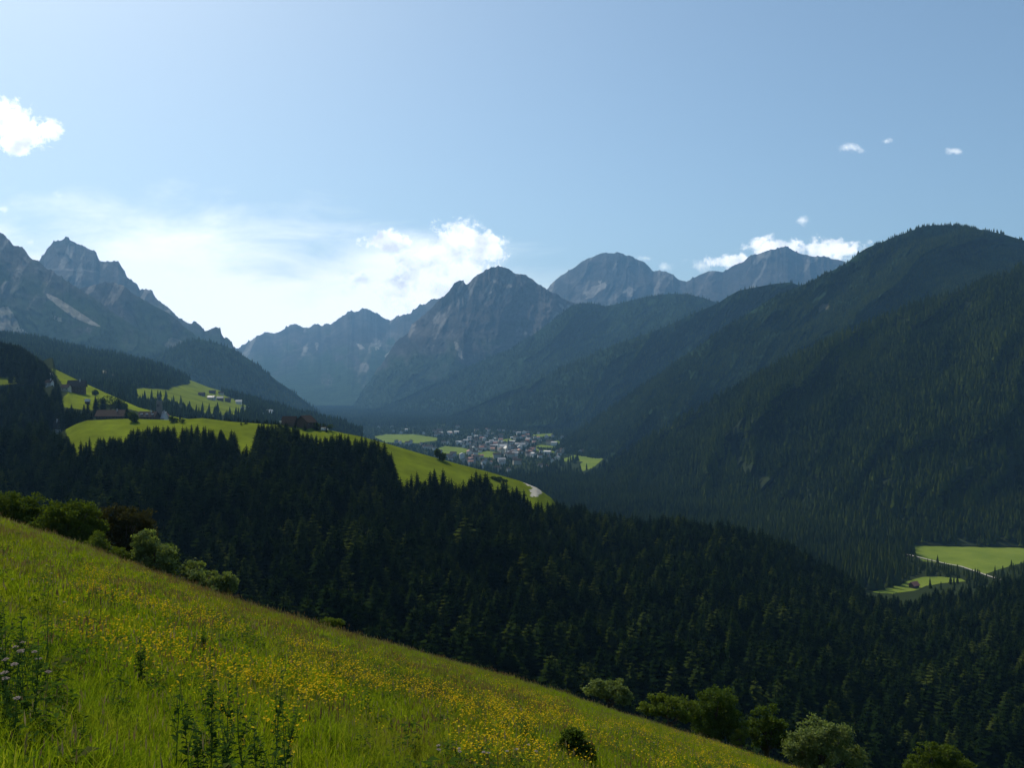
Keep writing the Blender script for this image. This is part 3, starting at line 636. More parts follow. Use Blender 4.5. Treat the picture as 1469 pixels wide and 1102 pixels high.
def mid_forest():
    rng = np.random.default_rng(33)
    P, px, py, v = sample(KRIDGE, 5.5, rng)
    # the wood's upper edge: bases stay below this line
    E = [(-160,662),(0,662),(60,655),(90,655),(98,666),(118,678),(130,672),(160,670),(185,666),(200,654),(250,650),(300,646),(322,650),(330,664),(345,664),(352,690),(362,690),(366,668),(372,652),(400,642),(430,655),(470,665),(500,675),(545,690),(566,700),(572,742),(588,746),(600,738),(610,728),(636,728),(643,745),(652,752),(656,736),(690,736),(735,750),(768,762),(800,758),(830,765),(860,780),(900,785),(1640,785)]
    el = np.interp(px, [e[0] for e in E], [e[1] for e in E])
    ok = (px > -120) & (px < 1600) & (py > el)
    n = len(P); H = 23+9*(rng.random(n)-.4)+5*fbm(P[:, 0]/50, P[:, 1]/50, 4, 3)
    # low trees in front of the meadows at the right
    H = np.where((px > 1235) & (P[:, 1] > 560), H*.62, H)
    # hidden behind the foreground meadow
    ex = np.interp(px, [0, 345, 850, 1150, 1600], [745, 850, 997, 1102, 1300]); ok &= (py-H/P[:, 1]*FPX < ex+25)
    ok &= P[:, 1] > 235
    tp = py-H/P[:, 1]*FPX; ok &= ~((px < 60) & (in_any(px, tp+4, VMEADOW[2:]) | in_any(px, tp+14, VMEADOW[2:])) & (rng.random(n) < .8))
    T = [(-160,610),(0,606),(30,600),(60,604),(90,621),(100,627),(112,636),(118,631),(130,627),(160,627),(178,626),(188,616),(210,611),(250,611),(290,608),(300,612),(312,605),(318,618),(325,622),(330,606),(337,615),(341,650),(350,645),(358,612),(372,607),(400,604),(425,608),(436,622),(455,622),(465,627),(480,621),(500,622),(520,626),(545,625),(560,638),(570,690),(580,672),(590,662),(608,690),(622,668),(640,660),(648,676),(655,692),(665,680),(680,673),(700,672),(720,681),(735,690),(750,700),(762,720),(800,718),(840,722),(900,738),(1000,735),(1060,745),(1120,760),(1150,775),(1190,800),(1230,830),(1260,848),(1300,850),(1340,843),(1380,834),(1400,815),(1440,800),(1469,795),(1640,780)]
    tl = np.interp(px, [t[0] for t in T], [t[1] for t in T])+rng.random(n)**1.5*9-1
    Hc = (py-tl)*P[:, 1]/FPX; H = np.minimum(H, Hc); ok &= H > 9
    P, px, py, H = P[ok], px[ok], py[ok], H[ok]
    ytop = py-H/P[:, 1]*FPX
    hp = np.clip(H/P[:, 1]*FPX, 0, None); infr = (px > 4) & (px < 1465) & (ytop < 1095) & (ytop < np.interp(px, [0, 345, 850, 1150], [735, 840, 985, 1090]))
    # trees of the upper edge, seen from tip to foot against the meadow
    el2 = np.interp(px, [e[0] for e in E], [e[1] for e in E])
    edge = (py < el2+9) & (px > 95) & (px < 1000) & infr
    ei = np.nonzero(edge)[0]; rng.shuffle(ei); ei = ei[:60]
    near = np.nonzero(infr & ~edge)[0]; near = near[np.argsort(-hp[near])][:238]
    ind = np.zeros(len(P), bool); ind[ei] = True; ind[near] = True
    vi = rng.integers(0, 6, len(P)); rz = rng.random(len(P))*6.28; wid = 1.15+.55*rng.random(len(P))
    first = {}
    def one(i, label, group):
        k = int(vi[i]); loc = (P[i, 0], P[i, 1], P[i, 2])
        t = empty('spruce_tree', loc, rz[i]); t.scale = (H[i]*wid[i], H[i]*wid[i], H[i]); tag(t, label, 'tree', group)
        link('crown', SPR[k], t); link('trunk', TRK, t)
    for i in ei: one(i, 'tall dark spruce on the upper edge of the forest against the bright ridge meadow', 'spruces along the upper edge of the forest')
    for i in near: one(i, 'tall dark spruce in the closed forest just beyond the flowering meadow', 'spruces in the forest beyond the flowering meadow')
    r = ~ind; m = int(r.sum()); print('mid forest', m, 'singles', int(ind.sum()))
    S = np.stack([H[r]*wid[r], H[r]*wid[r], H[r]], -1); Rr = np.stack([np.zeros(m), np.zeros(m), rz[r]], -1)
    scatter('forest', P[r], Rr, S, vi[r], SPC, 'dense dark spruce forest filling the gorge side')
mid_forest()

def village_trees():
    rng = np.random.default_rng(44)
    P, px, py, v = sample(VILL, 6.5, rng)
    n = len(P); H = 15+8*rng.random(n)
    ok = (px > -120) & (px < 470) & ~in_any(px, py, VMEADOW, .8)
    ok &= ~hidden(px, py-H/P[:, 1]*FPX, ['mid_ridge'], 6)
    # the slope below the crest from the hut to the church is open pasture
    ok &= ~((px > 240) & (py < 640) & (rng.random(n) < .75))
    T = [(-160,455),(0,488),(28,494),(48,507),(62,517),(74,530),(84,548),(88,576),(130,577),(136,568),(178,570),(186,590),(470,606)]
    tl = np.interp(px, [t[0] for t in T], [t[1] for t in T])+rng.random(n)*6-1; tl = np.where((px < 54) & (py > 553), 550+5*rng.random(n), tl); H = np.minimum(H, (py-tl)*P[:, 1]/FPX); ok &= H > 5
    tip = py-H/P[:, 1]*FPX
    for (x0, x1, y0, y1) in HOUSE_KEEP: ok &= ~((px > x0-2) & (px < x1+2) & (tip < y1-1) & (py > y1-3))
    tall = (in_any(px, tip+2, VMEADOW) | in_any(px, tip+7, VMEADOW)) & (rng.random(n) < .93); ok &= ~tall
    P, H = P[ok], H[ok]; m = len(P); print('village trees', m)
    vi = rng.integers(0, 6, m); w = 1.1+.5*rng.random(m)
    scatter('forest', P, np.stack([np.zeros(m), np.zeros(m), rng.random(m)*6.28], -1), np.stack([H*w, H*w, H], -1), vi, SPC, 'woods and copses between the hill farms')
HOUSE_KEEP = [(60,78,534,556), (88,124,545,566), (134,180,586,608), (196,246,565,606), (72,88,602,622)]
village_trees()

# ================================================================== buildings
W_white = plain('white_plaster', (.60, .58, .54), .9, .05, 1.0); W_cream = plain('cream_plaster', (.42, .38, .30), .9, .06, 1.0)
W_wood = plain('dark_timber', (.075, .048, .032), .85, .25, 2.5); W_grey = plain('grey_plaster', (.36, .35, .33), .9, .08, 1.0)
R_brown = plain('brown_roof', (.045, .031, .024), .9, .2, 1.5, .03); R_grey = plain('grey_roof', (.22, .22, .23), .55, .15, 1.5, .4)
R_red = plain('red_roof', (.25, .105, .075), .7, .2, 1.5, .3); R_pale = plain('pale_sheet_roof', (.45, .44, .42), .45, .08, 1.5, .5)
R_dark = plain('dark_shingle', (.05, .04, .036), .9, .25, 2, .03); GLASS = plain('window_glass', (.03, .035, .04), .15, .1, 3, .5); COPPER = plain('dark_spire', (.06, .075, .07), .5, .15, 2)
gravel = plain('gravel', (.30, .28, .24), .95, .12, .6); FR = plain('window_frame', (.35, .3, .25), .8, .1, 3)
def house(name, label, cat, loc, rz, w, d, h, rh, wall, roof, group=None, eave=1.0, windows=(0, 0), chimney=True, upper=None, balcony=False, door=False, dormers=0, parts=True):
    """gabled house, ridge along its local x; w wide along the ridge, d deep, h to the eaves, rh ridge height above them"""
    t = empty(name, loc, rz); tag(t, label, cat, group)
    b = MB(); b.prism([(-d/2, -3), (d/2, -3), (d/2, h), (0, h+rh), (-d/2, h)], -w/2, w/2)
    b.V = [(y, x, z) for (x, y, z) in b.V]
    o = b.build('wall', wall, t)
    if upper:
        u = MB(); u.prism([(-d/2-.06, h*.5), (d/2+.06, h*.5), (d/2+.06, h), (0, h+rh+.03), (-d/2-.06, h)], -w/2-.06, w/2+.06); u.V = [(y, x, z) for (x, y, z) in u.V]
        u.build('timber_storey', upper, t)
    r = MB(); s = rh/(d/2); th = .28
    for sg in (-1, 1):
        e = d/2+eave; ze = h-s*eave
        pts = [(0, h+rh+.08), (sg*e, ze+.08), (sg*e, ze+.08+th), (0, h+rh+.08+th)]
        r.prism(pts if sg < 0 else pts[::-1], -w/2-eave, w/2+eave)
    r.V = [(y, x, z) for (x, y, z) in r.V]
    ro = r.build('roof', roof, t)
    if chimney:
        c = MB(); c.box(w*.18, w*.18+.9, -.5-d*.12, .4-d*.12, h+rh*.5, h+rh+1.3); c.box(w*.18-.1, w*.18+1, -.6-d*.12, .5-d*.12, h+rh+1.3, h+rh+1.5); c.build('chimney', W_grey, ro)
    for k in range(dormers):
        x = -w/2+w*(k+.5)/dormers; c = MB(); c.box(x-1.0, x+1.0, -d*.36, -d*.12, h+rh*.15, h+rh*.62); c.build('dormer', W_white, ro)
    nx, nz = windows
    for f in (-1, 1):
        for j in range(nz):
            for i in range(nx):
                x = -w/2+w*(i+.5)/nx; z = h*(j+.45)/nz
                q = MB(); q.box(x-.6, x+.6, *sorted((f*(d/2+.07), f*(d/2+.12))), z-.1, z+1.2); wo = q.build('window', FR, t)
                q = MB(); q.box(x-.48, x+.48, *sorted((f*(d/2+.12), f*(d/2+.14))), z, z+1.1); q.build('pane', GLASS, wo)
    if balcony:
        q = MB(); q.box(-w/2+.5, w/2-.5, -d/2-1.3, -d/2-.12, h*.48, h*.48+.12); q.box(-w/2+.5, w/2-.5, -d/2-1.3, -d/2-1.22, h*.48+.12, h*.48+1.0); q.build('balcony', W_wood, t)
    if door:
        q = MB(); q.box(w*.05-.6, w*.05+.6, -d/2-.14, -d/2-.08, 0, 2.1); q.build('door', W_wood, t)
    return t
def copy_tree(o, parent=None):
    c = o.copy(); C.objects.link(c)
    if parent is not None: c.parent = parent
    for ch in o.children: copy_tree(ch, c)
    return c
# the town: eight kinds of house
kinds = [('white', 'brown', W_white, R_brown, 14, 11, 7, 3.2), ('white', 'grey', W_white, R_grey, 17, 12, 8, 3.0), ('cream', 'red', W_cream, R_red, 13, 10, 6.5, 3.2), ('white', 'pale', W_white, R_pale, 18, 12, 7, 2.6),
         ('grey', 'dark', W_grey, R_dark, 15, 11, 7, 3.4), ('white', 'dark', W_white, R_dark, 12, 10, 6.5, 3.2), ('cream', 'brown', W_cream, R_brown, 20, 12, 9, 3.4), ('white', 'red', W_white, R_red, 13, 11, 8, 3)]
protos = []
rr = random.Random(12)
for i, (x, y, px, py) in enumerate(HOUSES):
    k = rr.choice([0, 0, 0, 1, 1, 2, 3, 4, 4, 4, 5, 5, 6, 7]); a, b, wm, rm, w, d, h, rh = kinds[k]
    lab = '%s house with a %s roof in the distant valley town' % (a, b); grp = '%s houses with %s roofs in the town' % (a, b)
    while len(protos) <= k: protos.append(None)
    if protos[k] is None: protos[k] = t = house('house', lab, 'house', (x, y, VALLEY+2.5), 0, w, d, h, rh, wm, rm, grp, chimney=False)
    else: t = copy_tree(protos[k])
    t.location = (x, y, VALLEY+2.5); t.rotation_euler = (0, 0, rr.choice([0, .3, -.3, 1.57, 1.2, 1.9, .1])+rr.uniform(-.15, .15)); s = rr.uniform(.65, 1.15); t.scale = (s, s, s*rr.uniform(.9, 1.1))
p = unproj(723, 648)
t = house('hotel', 'large pale hotel with a bright roof in the middle of the town', 'building', (p[0], p[1], VALLEY+2), .5, 34, 20, 15, 6, W_white, R_pale, windows=(8, 4))
# town church
p = unproj(729, 650); t = empty('church', (p[0], p[1], VALLEY+2), .3); tag(t, 'town church with a dark spire in the distant valley', 'church')
b = MB(); b.box(-3.5, 3.5, -3.5, 3.5, -2, 27); b.build('tower', W_grey, t)
b = MB(); b.lathe([(5.4, 27), (2.6, 33), (.1, 46)], 4, rot=math.pi/4); b.build('spire', COPPER, t)
b = MB(); b.prism([(-7, -2), (7, -2), (7, 11), (0, 18), (-7, 11)], 3.5, 32); b.build('nave', W_white, t)
# hill church
cp = pos_at(VILL, 231, 603); cp.y -= 3
t = empty('hill_church', cp, -.25); tag(t, 'small hill church with a slim stone tower and dark onion dome', 'church')
D = cp.y; m = D/FPX
b = MB(); b.box(-2.9*m, 2.9*m, -2.9*m, 2.9*m, -4, 28*m); to = b.build('tower', plain('tower_stone', (.17, .15, .13), .9, .12, .6), t)
for sx in (-1, 1):
    b = MB(); b.box(sx*1.2*m-.55*m, sx*1.2*m+.55*m, -2.95*m, -2.8*m, 19*m, 23.5*m); b.build('belfry_opening', GLASS, to)
b = MB(); b.lathe([(3.5*m, 28*m), (3.1*m, 28.6*m), (2.2*m, 29.6*m), (2.7*m, 31*m), (2.6*m, 32.6*m), (1.3*m, 34.6*m), (.45*m, 36.4*m), (.1*m, 40.5*m)], 10); b.build('dome', COPPER, t, True)
b = MB(); b.prism([(-4.5*m, -4), (4.5*m, -4), (4.5*m, 6*m), (0, 11*m), (-4.5*m, 6*m)], 3*m, 16*m); b.build('nave', W_cream, t)
b = MB()
for sg in (-1, 1):
    pts = [(0, 11.2*m), (sg*5.3*m, 5.3*m), (sg*5.3*m, 5.9*m), (0, 11.8*m)]; b.prism(pts if sg < 0 else pts[::-1], 2.92*m, 16.6*m)
b.build('nave_roof', R_red, t)
def farm(px0, px1, ytop, ybase, L, rz, name, label, cat, wall, roof, dratio=.6, rhf=.35, **k):
    """a building filling the given columns and rows of the photograph, stood on the hill at its real distance"""
    c = pos_at(L, (px0+px1)/2, ybase); m = c.y/FPX; W = (px1-px0)*m; Ht = (ybase-ytop)*m
    ev = k.pop('eave', .9); W = W-2*ev
    c.y += W*dratio*.5*.7; c.x *= 1
    return house(name, label, cat, c, rz, W/(abs(math.cos(rz))+dratio*abs(math.sin(rz))), W/(abs(math.cos(rz))+dratio*abs(math.sin(rz)))*dratio, Ht*(1-rhf), Ht*rhf, wall, roof, eave=ev, **k)
farm(135, 179, 589, 607, VILL, .12, 'farmhouse', 'long dark timber farmhouse behind the crest of the near hill meadow', 'farmhouse', W_wood, R_brown, windows=(8, 2), rhf=.42, eave=1.4)
farm(197, 226, 591, 604, VILL, -.1, 'farmhouse', 'dark roofed farmhouse with white dormers beside the hill church', 'farmhouse', W_wood, R_dark, windows=(5, 2), dormers=3, rhf=.5, eave=1.2)
farm(225, 241, 591, 604, VILL, -.5, 'house', 'white house with a pale roof touching the hill church', 'house', W_white, R_pale, windows=(3, 1), rhf=.55)
farm(94, 121, 546, 564, VILL, .2, 'farmhouse', 'dark shingled farmhouse above the steep pasture', 'farmhouse', W_wood, R_dark, windows=(5, 2), rhf=.4, eave=1.4, balcony=True)
farm(86, 101, 552, 562, VILL, -.2, 'shed', 'low cream walled shed at the end of the dark shingled farmhouse', 'shed', W_cream, R_dark, windows=(2, 1), chimney=False)
farm(61, 74, 536, 545, VILL, .1, 'house', 'house with a pale roof half hidden in trees up on the left', 'house', W_wood, R_pale, windows=(3, 1))
farm(64, 77, 545, 554, VILL, -.3, 'house', 'white walled house just below the pale roofed one', 'house', W_white, R_brown, windows=(3, 2))
farm(121.5, 129, 573, 580, VILL, .1, 'hut', 'tiny hut with a bright roof alone in the pasture', 'hut', W_wood, R_pale, chimney=False, eave=.5)
farm(72, 87, 604, 622, VILL, -.4, 'house', 'dark gabled house with a white base among spruces', 'house', W_white, R_dark, windows=(3, 2), upper=W_wood)
farm(402, 426, 598, 612, KRIDGE, -.18, 'barn', 'long brown roofed barn on top of the ridge meadow', 'barn', W_wood, R_brown, windows=(4, 1), rhf=.5, eave=1.2, chimney=False)
farm(422, 451, 597, 614, KRIDGE, 1.25, 'barn', 'dark timber barn with its gable towards the valley', 'barn', W_wood, R_brown, dratio=.85, windows=(2, 1), rhf=.42, eave=1.6, chimney=False)
c = pos_at(KRIDGE, 405, 609); b = MB(); q = c.y/FPX; b.box(-1.1*q, 1.1*q, -1*q, 1*q, -1, 6*q); b.box(-1.4*q, 1.4*q, -1.3*q, 1.3*q, 6*q, 6.6*q); o = b.build('pillar_shrine', W_white); o.location = c-Vector((0, 6, 0)); tag(o, 'small white chimney beside the brown barn', 'shrine')  # capped white pillar standing in for a chimney by the barn
c = pos_at(KRIDGE, 466, 618); t = empty('parked_van', c, .1); tag(t, 'small white van parked behind the crest of the ridge meadow', 'van')
b = MB(); b.prism([(-2.4, .35), (2.4, .35), (2.4, 1.1), (1.6, 1.25), (1.0, 2.1), (-2.3, 2.1), (-2.4, 1.8)], -.95, .95); b.build('body', W_white, t)
b = MB(); b.box(-.2, .95, -.97, -.955, 1.3, 1.85); b.build('side_window', GLASS, t)
for x in (-1.5, 1.5):
    for y in (-.95, .75):
        w_ = MB(); w_.lathe([(0, 0), (.34, 0), (.34, .2), (0, .2)], 12); w_.V = [(a+x, z+y, bb+.34) for (a, bb, z) in w_.V]; w_.build('wheel', R_dark, t)
FARM = [(296,308,568,574,'grey roofed farm at the upper edge of the middle meadow',W_grey,R_grey), (310,320,569,575,'weathered house with a dull roof at the upper edge of the middle meadow',W_wood,R_grey), (284,294,563,568,'small brown barn in trees above the middle meadow',W_wood,R_brown),
        (299,309,560,565,'brown gabled barn highest of the farms above the middle meadow',W_wood,R_brown), (312,320,562,567,'pale walled cottage beside the highest barn above the middle meadow',W_cream,R_brown), (322,331,571,577,'dark timber house at the right edge of the middle meadow farms',W_wood,R_dark), (358,366,588,594,'low grey shed between the village houses at the end',W_grey,R_grey), (366,373,590,596,'narrow white house left of the small bright one',W_white,R_brown),
        (337,347,574,580,'low white house with a bright roof at the meadow end',W_white,R_pale), (344,350,584,591,'little white house left of the two bright ones',W_white,R_pale), (351,357,584,591,'little cream house with its gable lit',W_cream,R_pale),
        (374,380,593,599,'small bright white house below the larger white one',W_white,R_pale), (379,391,588,598,'large white house with a pale roof at the village end',W_white,R_pale)]
for (a, b_, y0, y1, lab, wm, rm) in FARM: farm(a, b_, y0, y1, LEFTS, rr.uniform(-.3, .3), 'house', lab, 'house', wm, rm, windows=(4, 2) if b_-a > 11 else (2, 1), chimney=b_-a > 11)
# hay hut and road at the right
p = unproj(1311, 842, VALLEY+1.2); house('hay_hut', 'small hay hut with a reddish roof on the lower gorge meadow', 'hut', (p[0], p[1], p[2]), .5, 8, 6, 2.2, 2.8, W_wood, R_red, chimney=False, door=True)
p = unproj(1287, 792, VALLEY+1.2); house('low_barn', 'low pale walled barn at the corner of the gorge meadow', 'barn', (p[0], p[1], p[2]), .15, 12, 5, 2.6, 1.2, W_cream, R_pale, chimney=False)
def road(name, pts, width, z, label, mat=gravel):
    q = [unproj(x, y, z) for x, y in pts]; b = MB(); V = []
    for i, a in enumerate(q):
        d = q[min(i+1, len(q)-1)]-q[max(i-1, 0)]; nrm = np.array([-d[1], d[0]])/math.hypot(d[0], d[1])*width/2
        V += [(a[0]+nrm[0], a[1]+nrm[1], z), (a[0]-nrm[0], a[1]-nrm[1], z)]
    b.add(V, [(2*i, 2*i+1, 2*i+3, 2*i+2) for i in range(len(q)-1)]); tag(b.build(name, mat), label, kind='structure')
road('gravel_road', [(1300,795),(1318,799.5),(1336,804),(1356,808.5),(1378,812.5),(1400,820),(1420,827),(1436,832)], 3.4, VALLEY+1.32, 'pale gravel road along the gorge meadow')
# ================================================================== foreground meadow
def build_meadow():
    ys = np.concatenate([np.linspace(-25, 0, 14), np.linspace(.5, 90, 260), np.linspace(91, 330, 120)]); xs = np.linspace(-160, 190, 420)
    Y, X = np.meshgrid(ys, xs, indexing='ij'); Z = meadow_z(X, Y)
    idx = np.arange(Y.size).reshape(Y.shape)
    F = np.stack([idx[:-1, :-1], idx[:-1, 1:], idx[1:, 1:], idx[1:, :-1]], -1).reshape(-1, 4)
    m, nt, out = new_mat('meadow_soil'); p = N(nt, 'ShaderNodeBsdfDiffuse')
    c = ramp(nt, noise(nt, .5, 6, .6), [(.35, (.035, .060, .012)), (.55, (.065, .095, .015)), (.75, (.085, .080, .03))])
    nt.links.new(c, p.inputs[0]); nt.links.new(p.outputs[0], out.inputs[0])
    tag(link('meadow', npmesh('meadow', np.stack([X, Y, Z], -1).reshape(-1, 3), F, [m], True)), 'steep meadow falling to the right', kind='structure')
build_meadow()

def grassmat(name, stops, brown, seed_shift=0.0, trans=.5):
    m, nt, out = new_mat(name)
    g = N(nt, 'ShaderNodeNewGeometry'); pos = g.outputs['Position']
    r = g.outputs['Random Per Island']
    c = ramp(nt, r, stops)
    # broad patches: darker seeding grass, sappy green, straw
    f1 = noise(nt, .16, 5, .6, pos, .4); t1 = ramp(nt, f1, [(.44, (0, 0, 0)), (.66, (1, 1, 1))])
    c = mixc(nt, mathn(nt, 'MULTIPLY', t1, .8), c, brown)
    f2 = noise(nt, .55, 4, .6, pos); t2 = ramp(nt, f2, [(.42, (0, 0, 0)), (.68, (1, 1, 1))])
    c = mixc(nt, mathn(nt, 'MULTIPLY', t2, .5), c, (.10, .185, .012))
    d = N(nt, 'ShaderNodeBsdfDiffuse'); nt.links.new(c, d.inputs[0])
    t = N(nt, 'ShaderNodeBsdfTranslucent'); nt.links.new(mixc(nt, 1.0, c, (1.25, 1.25, .5), 'MULTIPLY'), t.inputs[0])
    mx = N(nt, 'ShaderNodeMixShader'); mx.inputs[0].default_value = trans
    nt.links.new(d.outputs[0], mx.inputs[1]); nt.links.new(t.outputs[0], mx.inputs[2]); nt.links.new(mx.outputs[0], out.inputs[0]); return m
blade = grassmat('grass_blade', [(0, (.095, .150, .008)), (.4, (.155, .225, .010)), (.75, (.225, .280, .014)), (.93, (.27, .275, .03)), (1, (.34, .31, .08))], (.180, .175, .030))
straw = foliage('seed_head', [(0, (.14, .10, .055)), (.6, (.20, .15, .08)), (1, (.26, .22, .13))], trans=.35, tmul=(1.1, 1.1, .9))
def tuft(seed, n, h0, h1, w, spread, heads=0):
    r = random.Random(seed); V = []; F = []; M = []
    for i in range(n):
        a = r.random()*6.283; d = spread*math.sqrt(r.random()); x = d*math.cos(a); y = d*math.sin(a); h = r.uniform(h0, h1)
        b = r.random()*6.283; lean = h*r.uniform(.1, .95); dx, dy = math.cos(b)*lean, math.sin(b)*lean; t = r.random()*6.283; wx, wy = math.cos(t)*w/2, math.sin(t)*w/2
        k = len(V)
        V += [(x-wx, y-wy, -.03), (x+wx, y+wy, -.03), (x+dx*.35-wx*.9, y+dy*.35-wy*.9, h*.55), (x+dx*.35+wx*.9, y+dy*.35+wy*.9, h*.55), (x+dx, y+dy, h*(.95-.25*lean/h))]
        F += [(k, k+1, k+3, k+2), (k+2, k+3, k+4)]; M += [0, 0]
    for i in range(heads):
        a = r.random()*6.283; d = spread*math.sqrt(r.random()); x = d*math.cos(a); y = d*math.sin(a); h = r.uniform(h1*.95, h1*1.35); lx = r.uniform(-.08, .08); ly = r.uniform(-.08, .08); k = len(V); q = w*.3
        V += [(x-q, y, 0), (x+q, y, 0), (x+lx, y+ly, h)]; F.append((k, k+1, k+2)); M.append(0)
        for j in range(2):
            aa = j*1.57+r.random(); k = len(V); cx, cy = math.cos(aa)*min(w, .012)*.7, math.sin(aa)*min(w, .012)*.7; zz = h-.09
            V += [(x+lx, y+ly, zz), (x+lx+cx, y+ly+cy, zz+.04), (x+lx, y+ly, zz+.10), (x+lx-cx, y+ly-cy, zz+.04)]; F.append((k, k+1, k+2, k+3)); M.append(1)
    me = bpy.data.meshes.new('tuft'); me.from_pydata(V, [], F); me.materials.append(blade); me.materials.append(straw); me.polygons.foreach_set('material_index', M); me.update(); return me
near_t = [tuft(i, 60, .08, .34, .0075, .18, [0, 1, 0, 0, 1, 2][i]) for i in range(6)]
far_t = [tuft(20+i, 50, .10, .32, .018, .27, [0, 1, 3, 1][i]) for i in range(4)]
sdm = foliage('brown_seed_head', [(0, (.14, .085, .04)), (.6, (.20, .13, .06)), (1, (.26, .19, .09))], trans=.35, tmul=(1.1, 1.1, .9))
seed_t = [tuft(40+i, 26, .12, .34, .016, .27, 16) for i in range(2)]
for me in seed_t: me.materials[1] = sdm
GC = proto_collection('grass_kinds', near_t+far_t+seed_t)
def build_grass():
    rng = np.random.default_rng(8); Ps = []; vis = []
    def area(y0, y1, dens, v0, v1, s):
        n = int((y1*y1-y0*y0)*.5*1.25*dens); Y = np.sqrt(rng.uniform(y0*y0, y1*y1, n)); px = rng.uniform(-110, 1480, n); X = (px-CX)/FPX*Y
        z = meadow_z(X, Y); py = CY-z/Y*FPX; ok = (py < 1102+260/np.maximum(Y, 4)*10)
        Ps.append(np.stack([X, Y, z, np.full(n, s)], -1)[ok]); vis.append(rng.integers(v0, v1, n)[ok])
    area(3.2, 12, 60, 0, 6, .78); area(12, 24, 24, 0, 10, .95); area(24, 78, 11, 6, 10, 1.0)
    P = np.concatenate(Ps); vi = np.concatenate(vis); n = len(P); print('tufts', n)
    px, py = project(P[:, :3]); edge = 748+.305*px
    bm = np.exp(-((py-edge-34)/24)**2)*(.13+.35*fbm(P[:, 0]/5, P[:, 1]/5, 12, 3))*(px < 820)+.02
    vi = np.where((rng.random(n) < bm) & (P[:, 1] > 9), rng.integers(10, 12, n), vi)
    s = P[:, 3]*(.7+.5*rng.random(n))*(1+.30*fbm(P[:, 0]/2.5, P[:, 1]/2.5, 90, 3))
    rot = np.stack([(rng.random(n)-.5)*.3, (rng.random(n)-.5)*.3, rng.random(n)*6.28], -1)
    scatter('grass', P[:, :3], rot, np.stack([s, s, s*(.8+.5*rng.random(n))], -1), vi, GC, 'tall unmown meadow grass with seed heads')
build_grass()

# flowers
yel = foliage('yellow_petals', [(0, (.58, .36, .01)), (.5, (.70, .47, .014)), (1, (.78, .58, .03))], trans=.3, tmul=(1, .95, .6))
stemm = plain('flower_stem', (.05, .10, .02), .8, .2, 4); whitep = foliage('white_florets', [(0, (.26, .22, .20)), (.6, (.36, .31, .29)), (1, (.33, .25, .26))], trans=.25, tmul=(1, 1, 1))
weedleaf = foliage('weed_leaves', [(0, (.020, .048, .012)), (.6, (.034, .072, .016)), (1, (.055, .10, .02))], trans=.35)
def buttercup(seed, n):
    r = random.Random(seed); V = []; F = []; M = []
    for i in range(n):
        a = r.random()*6.283; d = .14*math.sqrt(r.random()); x = d*math.cos(a); y = d*math.sin(a); h = r.uniform(.26, .50); lx = r.uniform(-.05, .05); ly = r.uniform(-.05, .05); k = len(V)
        V += [(x-.0018, y, 0), (x+.0018, y, 0), (x+lx, y+ly, h)]; F.append((k, k+1, k+2)); M.append(0)
        tx, ty = r.uniform(-.5, .5), r.uniform(-.5, .5); R = r.uniform(.012, .020); a0 = r.random()*6; k = len(V); V.append((x+lx, y+ly, h))
        for j in range(10):
            aa = a0+j*.6283; q = R if j % 2 == 0 else R*.55; u, v = math.cos(aa)*q, math.sin(aa)*q; V.append((x+lx+u, y+ly+v, h+.006+u*tx+v*ty))
        for j in range(10): F.append((k, k+1+j, k+1+(j+1) % 10)); M.append(1)
    me = bpy.data.meshes.new('buttercups'); me.from_pydata(V, [], F); me.materials.append(stemm); me.materials.append(yel); me.polygons.foreach_set('material_index', M); me.update(); return me
FC = proto_collection('flower_kinds', [buttercup(i, [3, 5, 7, 9][i]) for i in range(4)])
def build_flowers():
    rng = np.random.default_rng(77); n = 36000; Y = np.sqrt(rng.uniform(16, 50*50, n)); px = rng.uniform(-60, 1300, n); X = (px-CX)/FPX*Y
    z = meadow_z(X, Y); py = CY-z/Y*FPX
    f = fbm(X/1.6, Y/2.2, 61, 4)
    # the photograph's drifts of yellow: a diagonal band and a wide drift along the bottom
    band = np.exp(-((py-(885+.33*(px-180)))/30)**2)*(px > 120)*(px < 760)
    low = sstep(930, 1010, py-(px-450)*.12)*(px > 60)*(1-.45*sstep(650, 900, px)); left = np.exp(-((px-150)/100)**2-((py-950)/60)**2)*.5
    dn = np.clip(band*.9+low*.75+left+.05*(py > 820), 0, 1)*sstep(-.12, .5, f)*1.3
    ok = (rng.random(n) < dn*.85) & (py < 1130)
    P = np.stack([X, Y, z], -1)[ok]; m = len(P); print('flowers', m); s = .8+.4*rng.random(m)
    scatter('flowers', P, np.stack([0*s, 0*s, rng.random(m)*6.28], -1), np.stack([s, s, s], -1), rng.integers(0, 4, m), FC, 'drifts of small yellow meadow flowers in the grass')
build_flowers()
def herb(seed, n, h, L):
    r = random.Random(seed); V = []; F = []
    for i in range(n):
        a = r.random()*6.283; z = h*r.random()**.8; d = .05+.08*r.random(); ln = L*r.uniform(.6, 1.3); o = Vector((math.cos(a), math.sin(a), r.uniform(-.2, .7))).normalized(); sd = Vector((-math.sin(a), math.cos(a), 0))*ln*r.uniform(.18, .34)
        p = Vector((math.cos(a)*d*r.random(), math.sin(a)*d*r.random(), z)); k = len(V)
        V += [p, p+o*ln*.5+sd, p+o*ln+Vector((0, 0, -.3*ln)), p+o*ln*.5-sd]; F += [(k, k+1, k+2), (k, k+2, k+3)]
    me = bpy.data.meshes.new('herb'); me.from_pydata(V, [], F); me.materials.append(herbleaf); me.update(); return me
herbleaf = foliage('herb_leaves', [(0, (.030, .062, .012)), (.5, (.055, .105, .016)), (.85, (.085, .13, .025)), (1, (.11, .085, .04))], trans=.4)
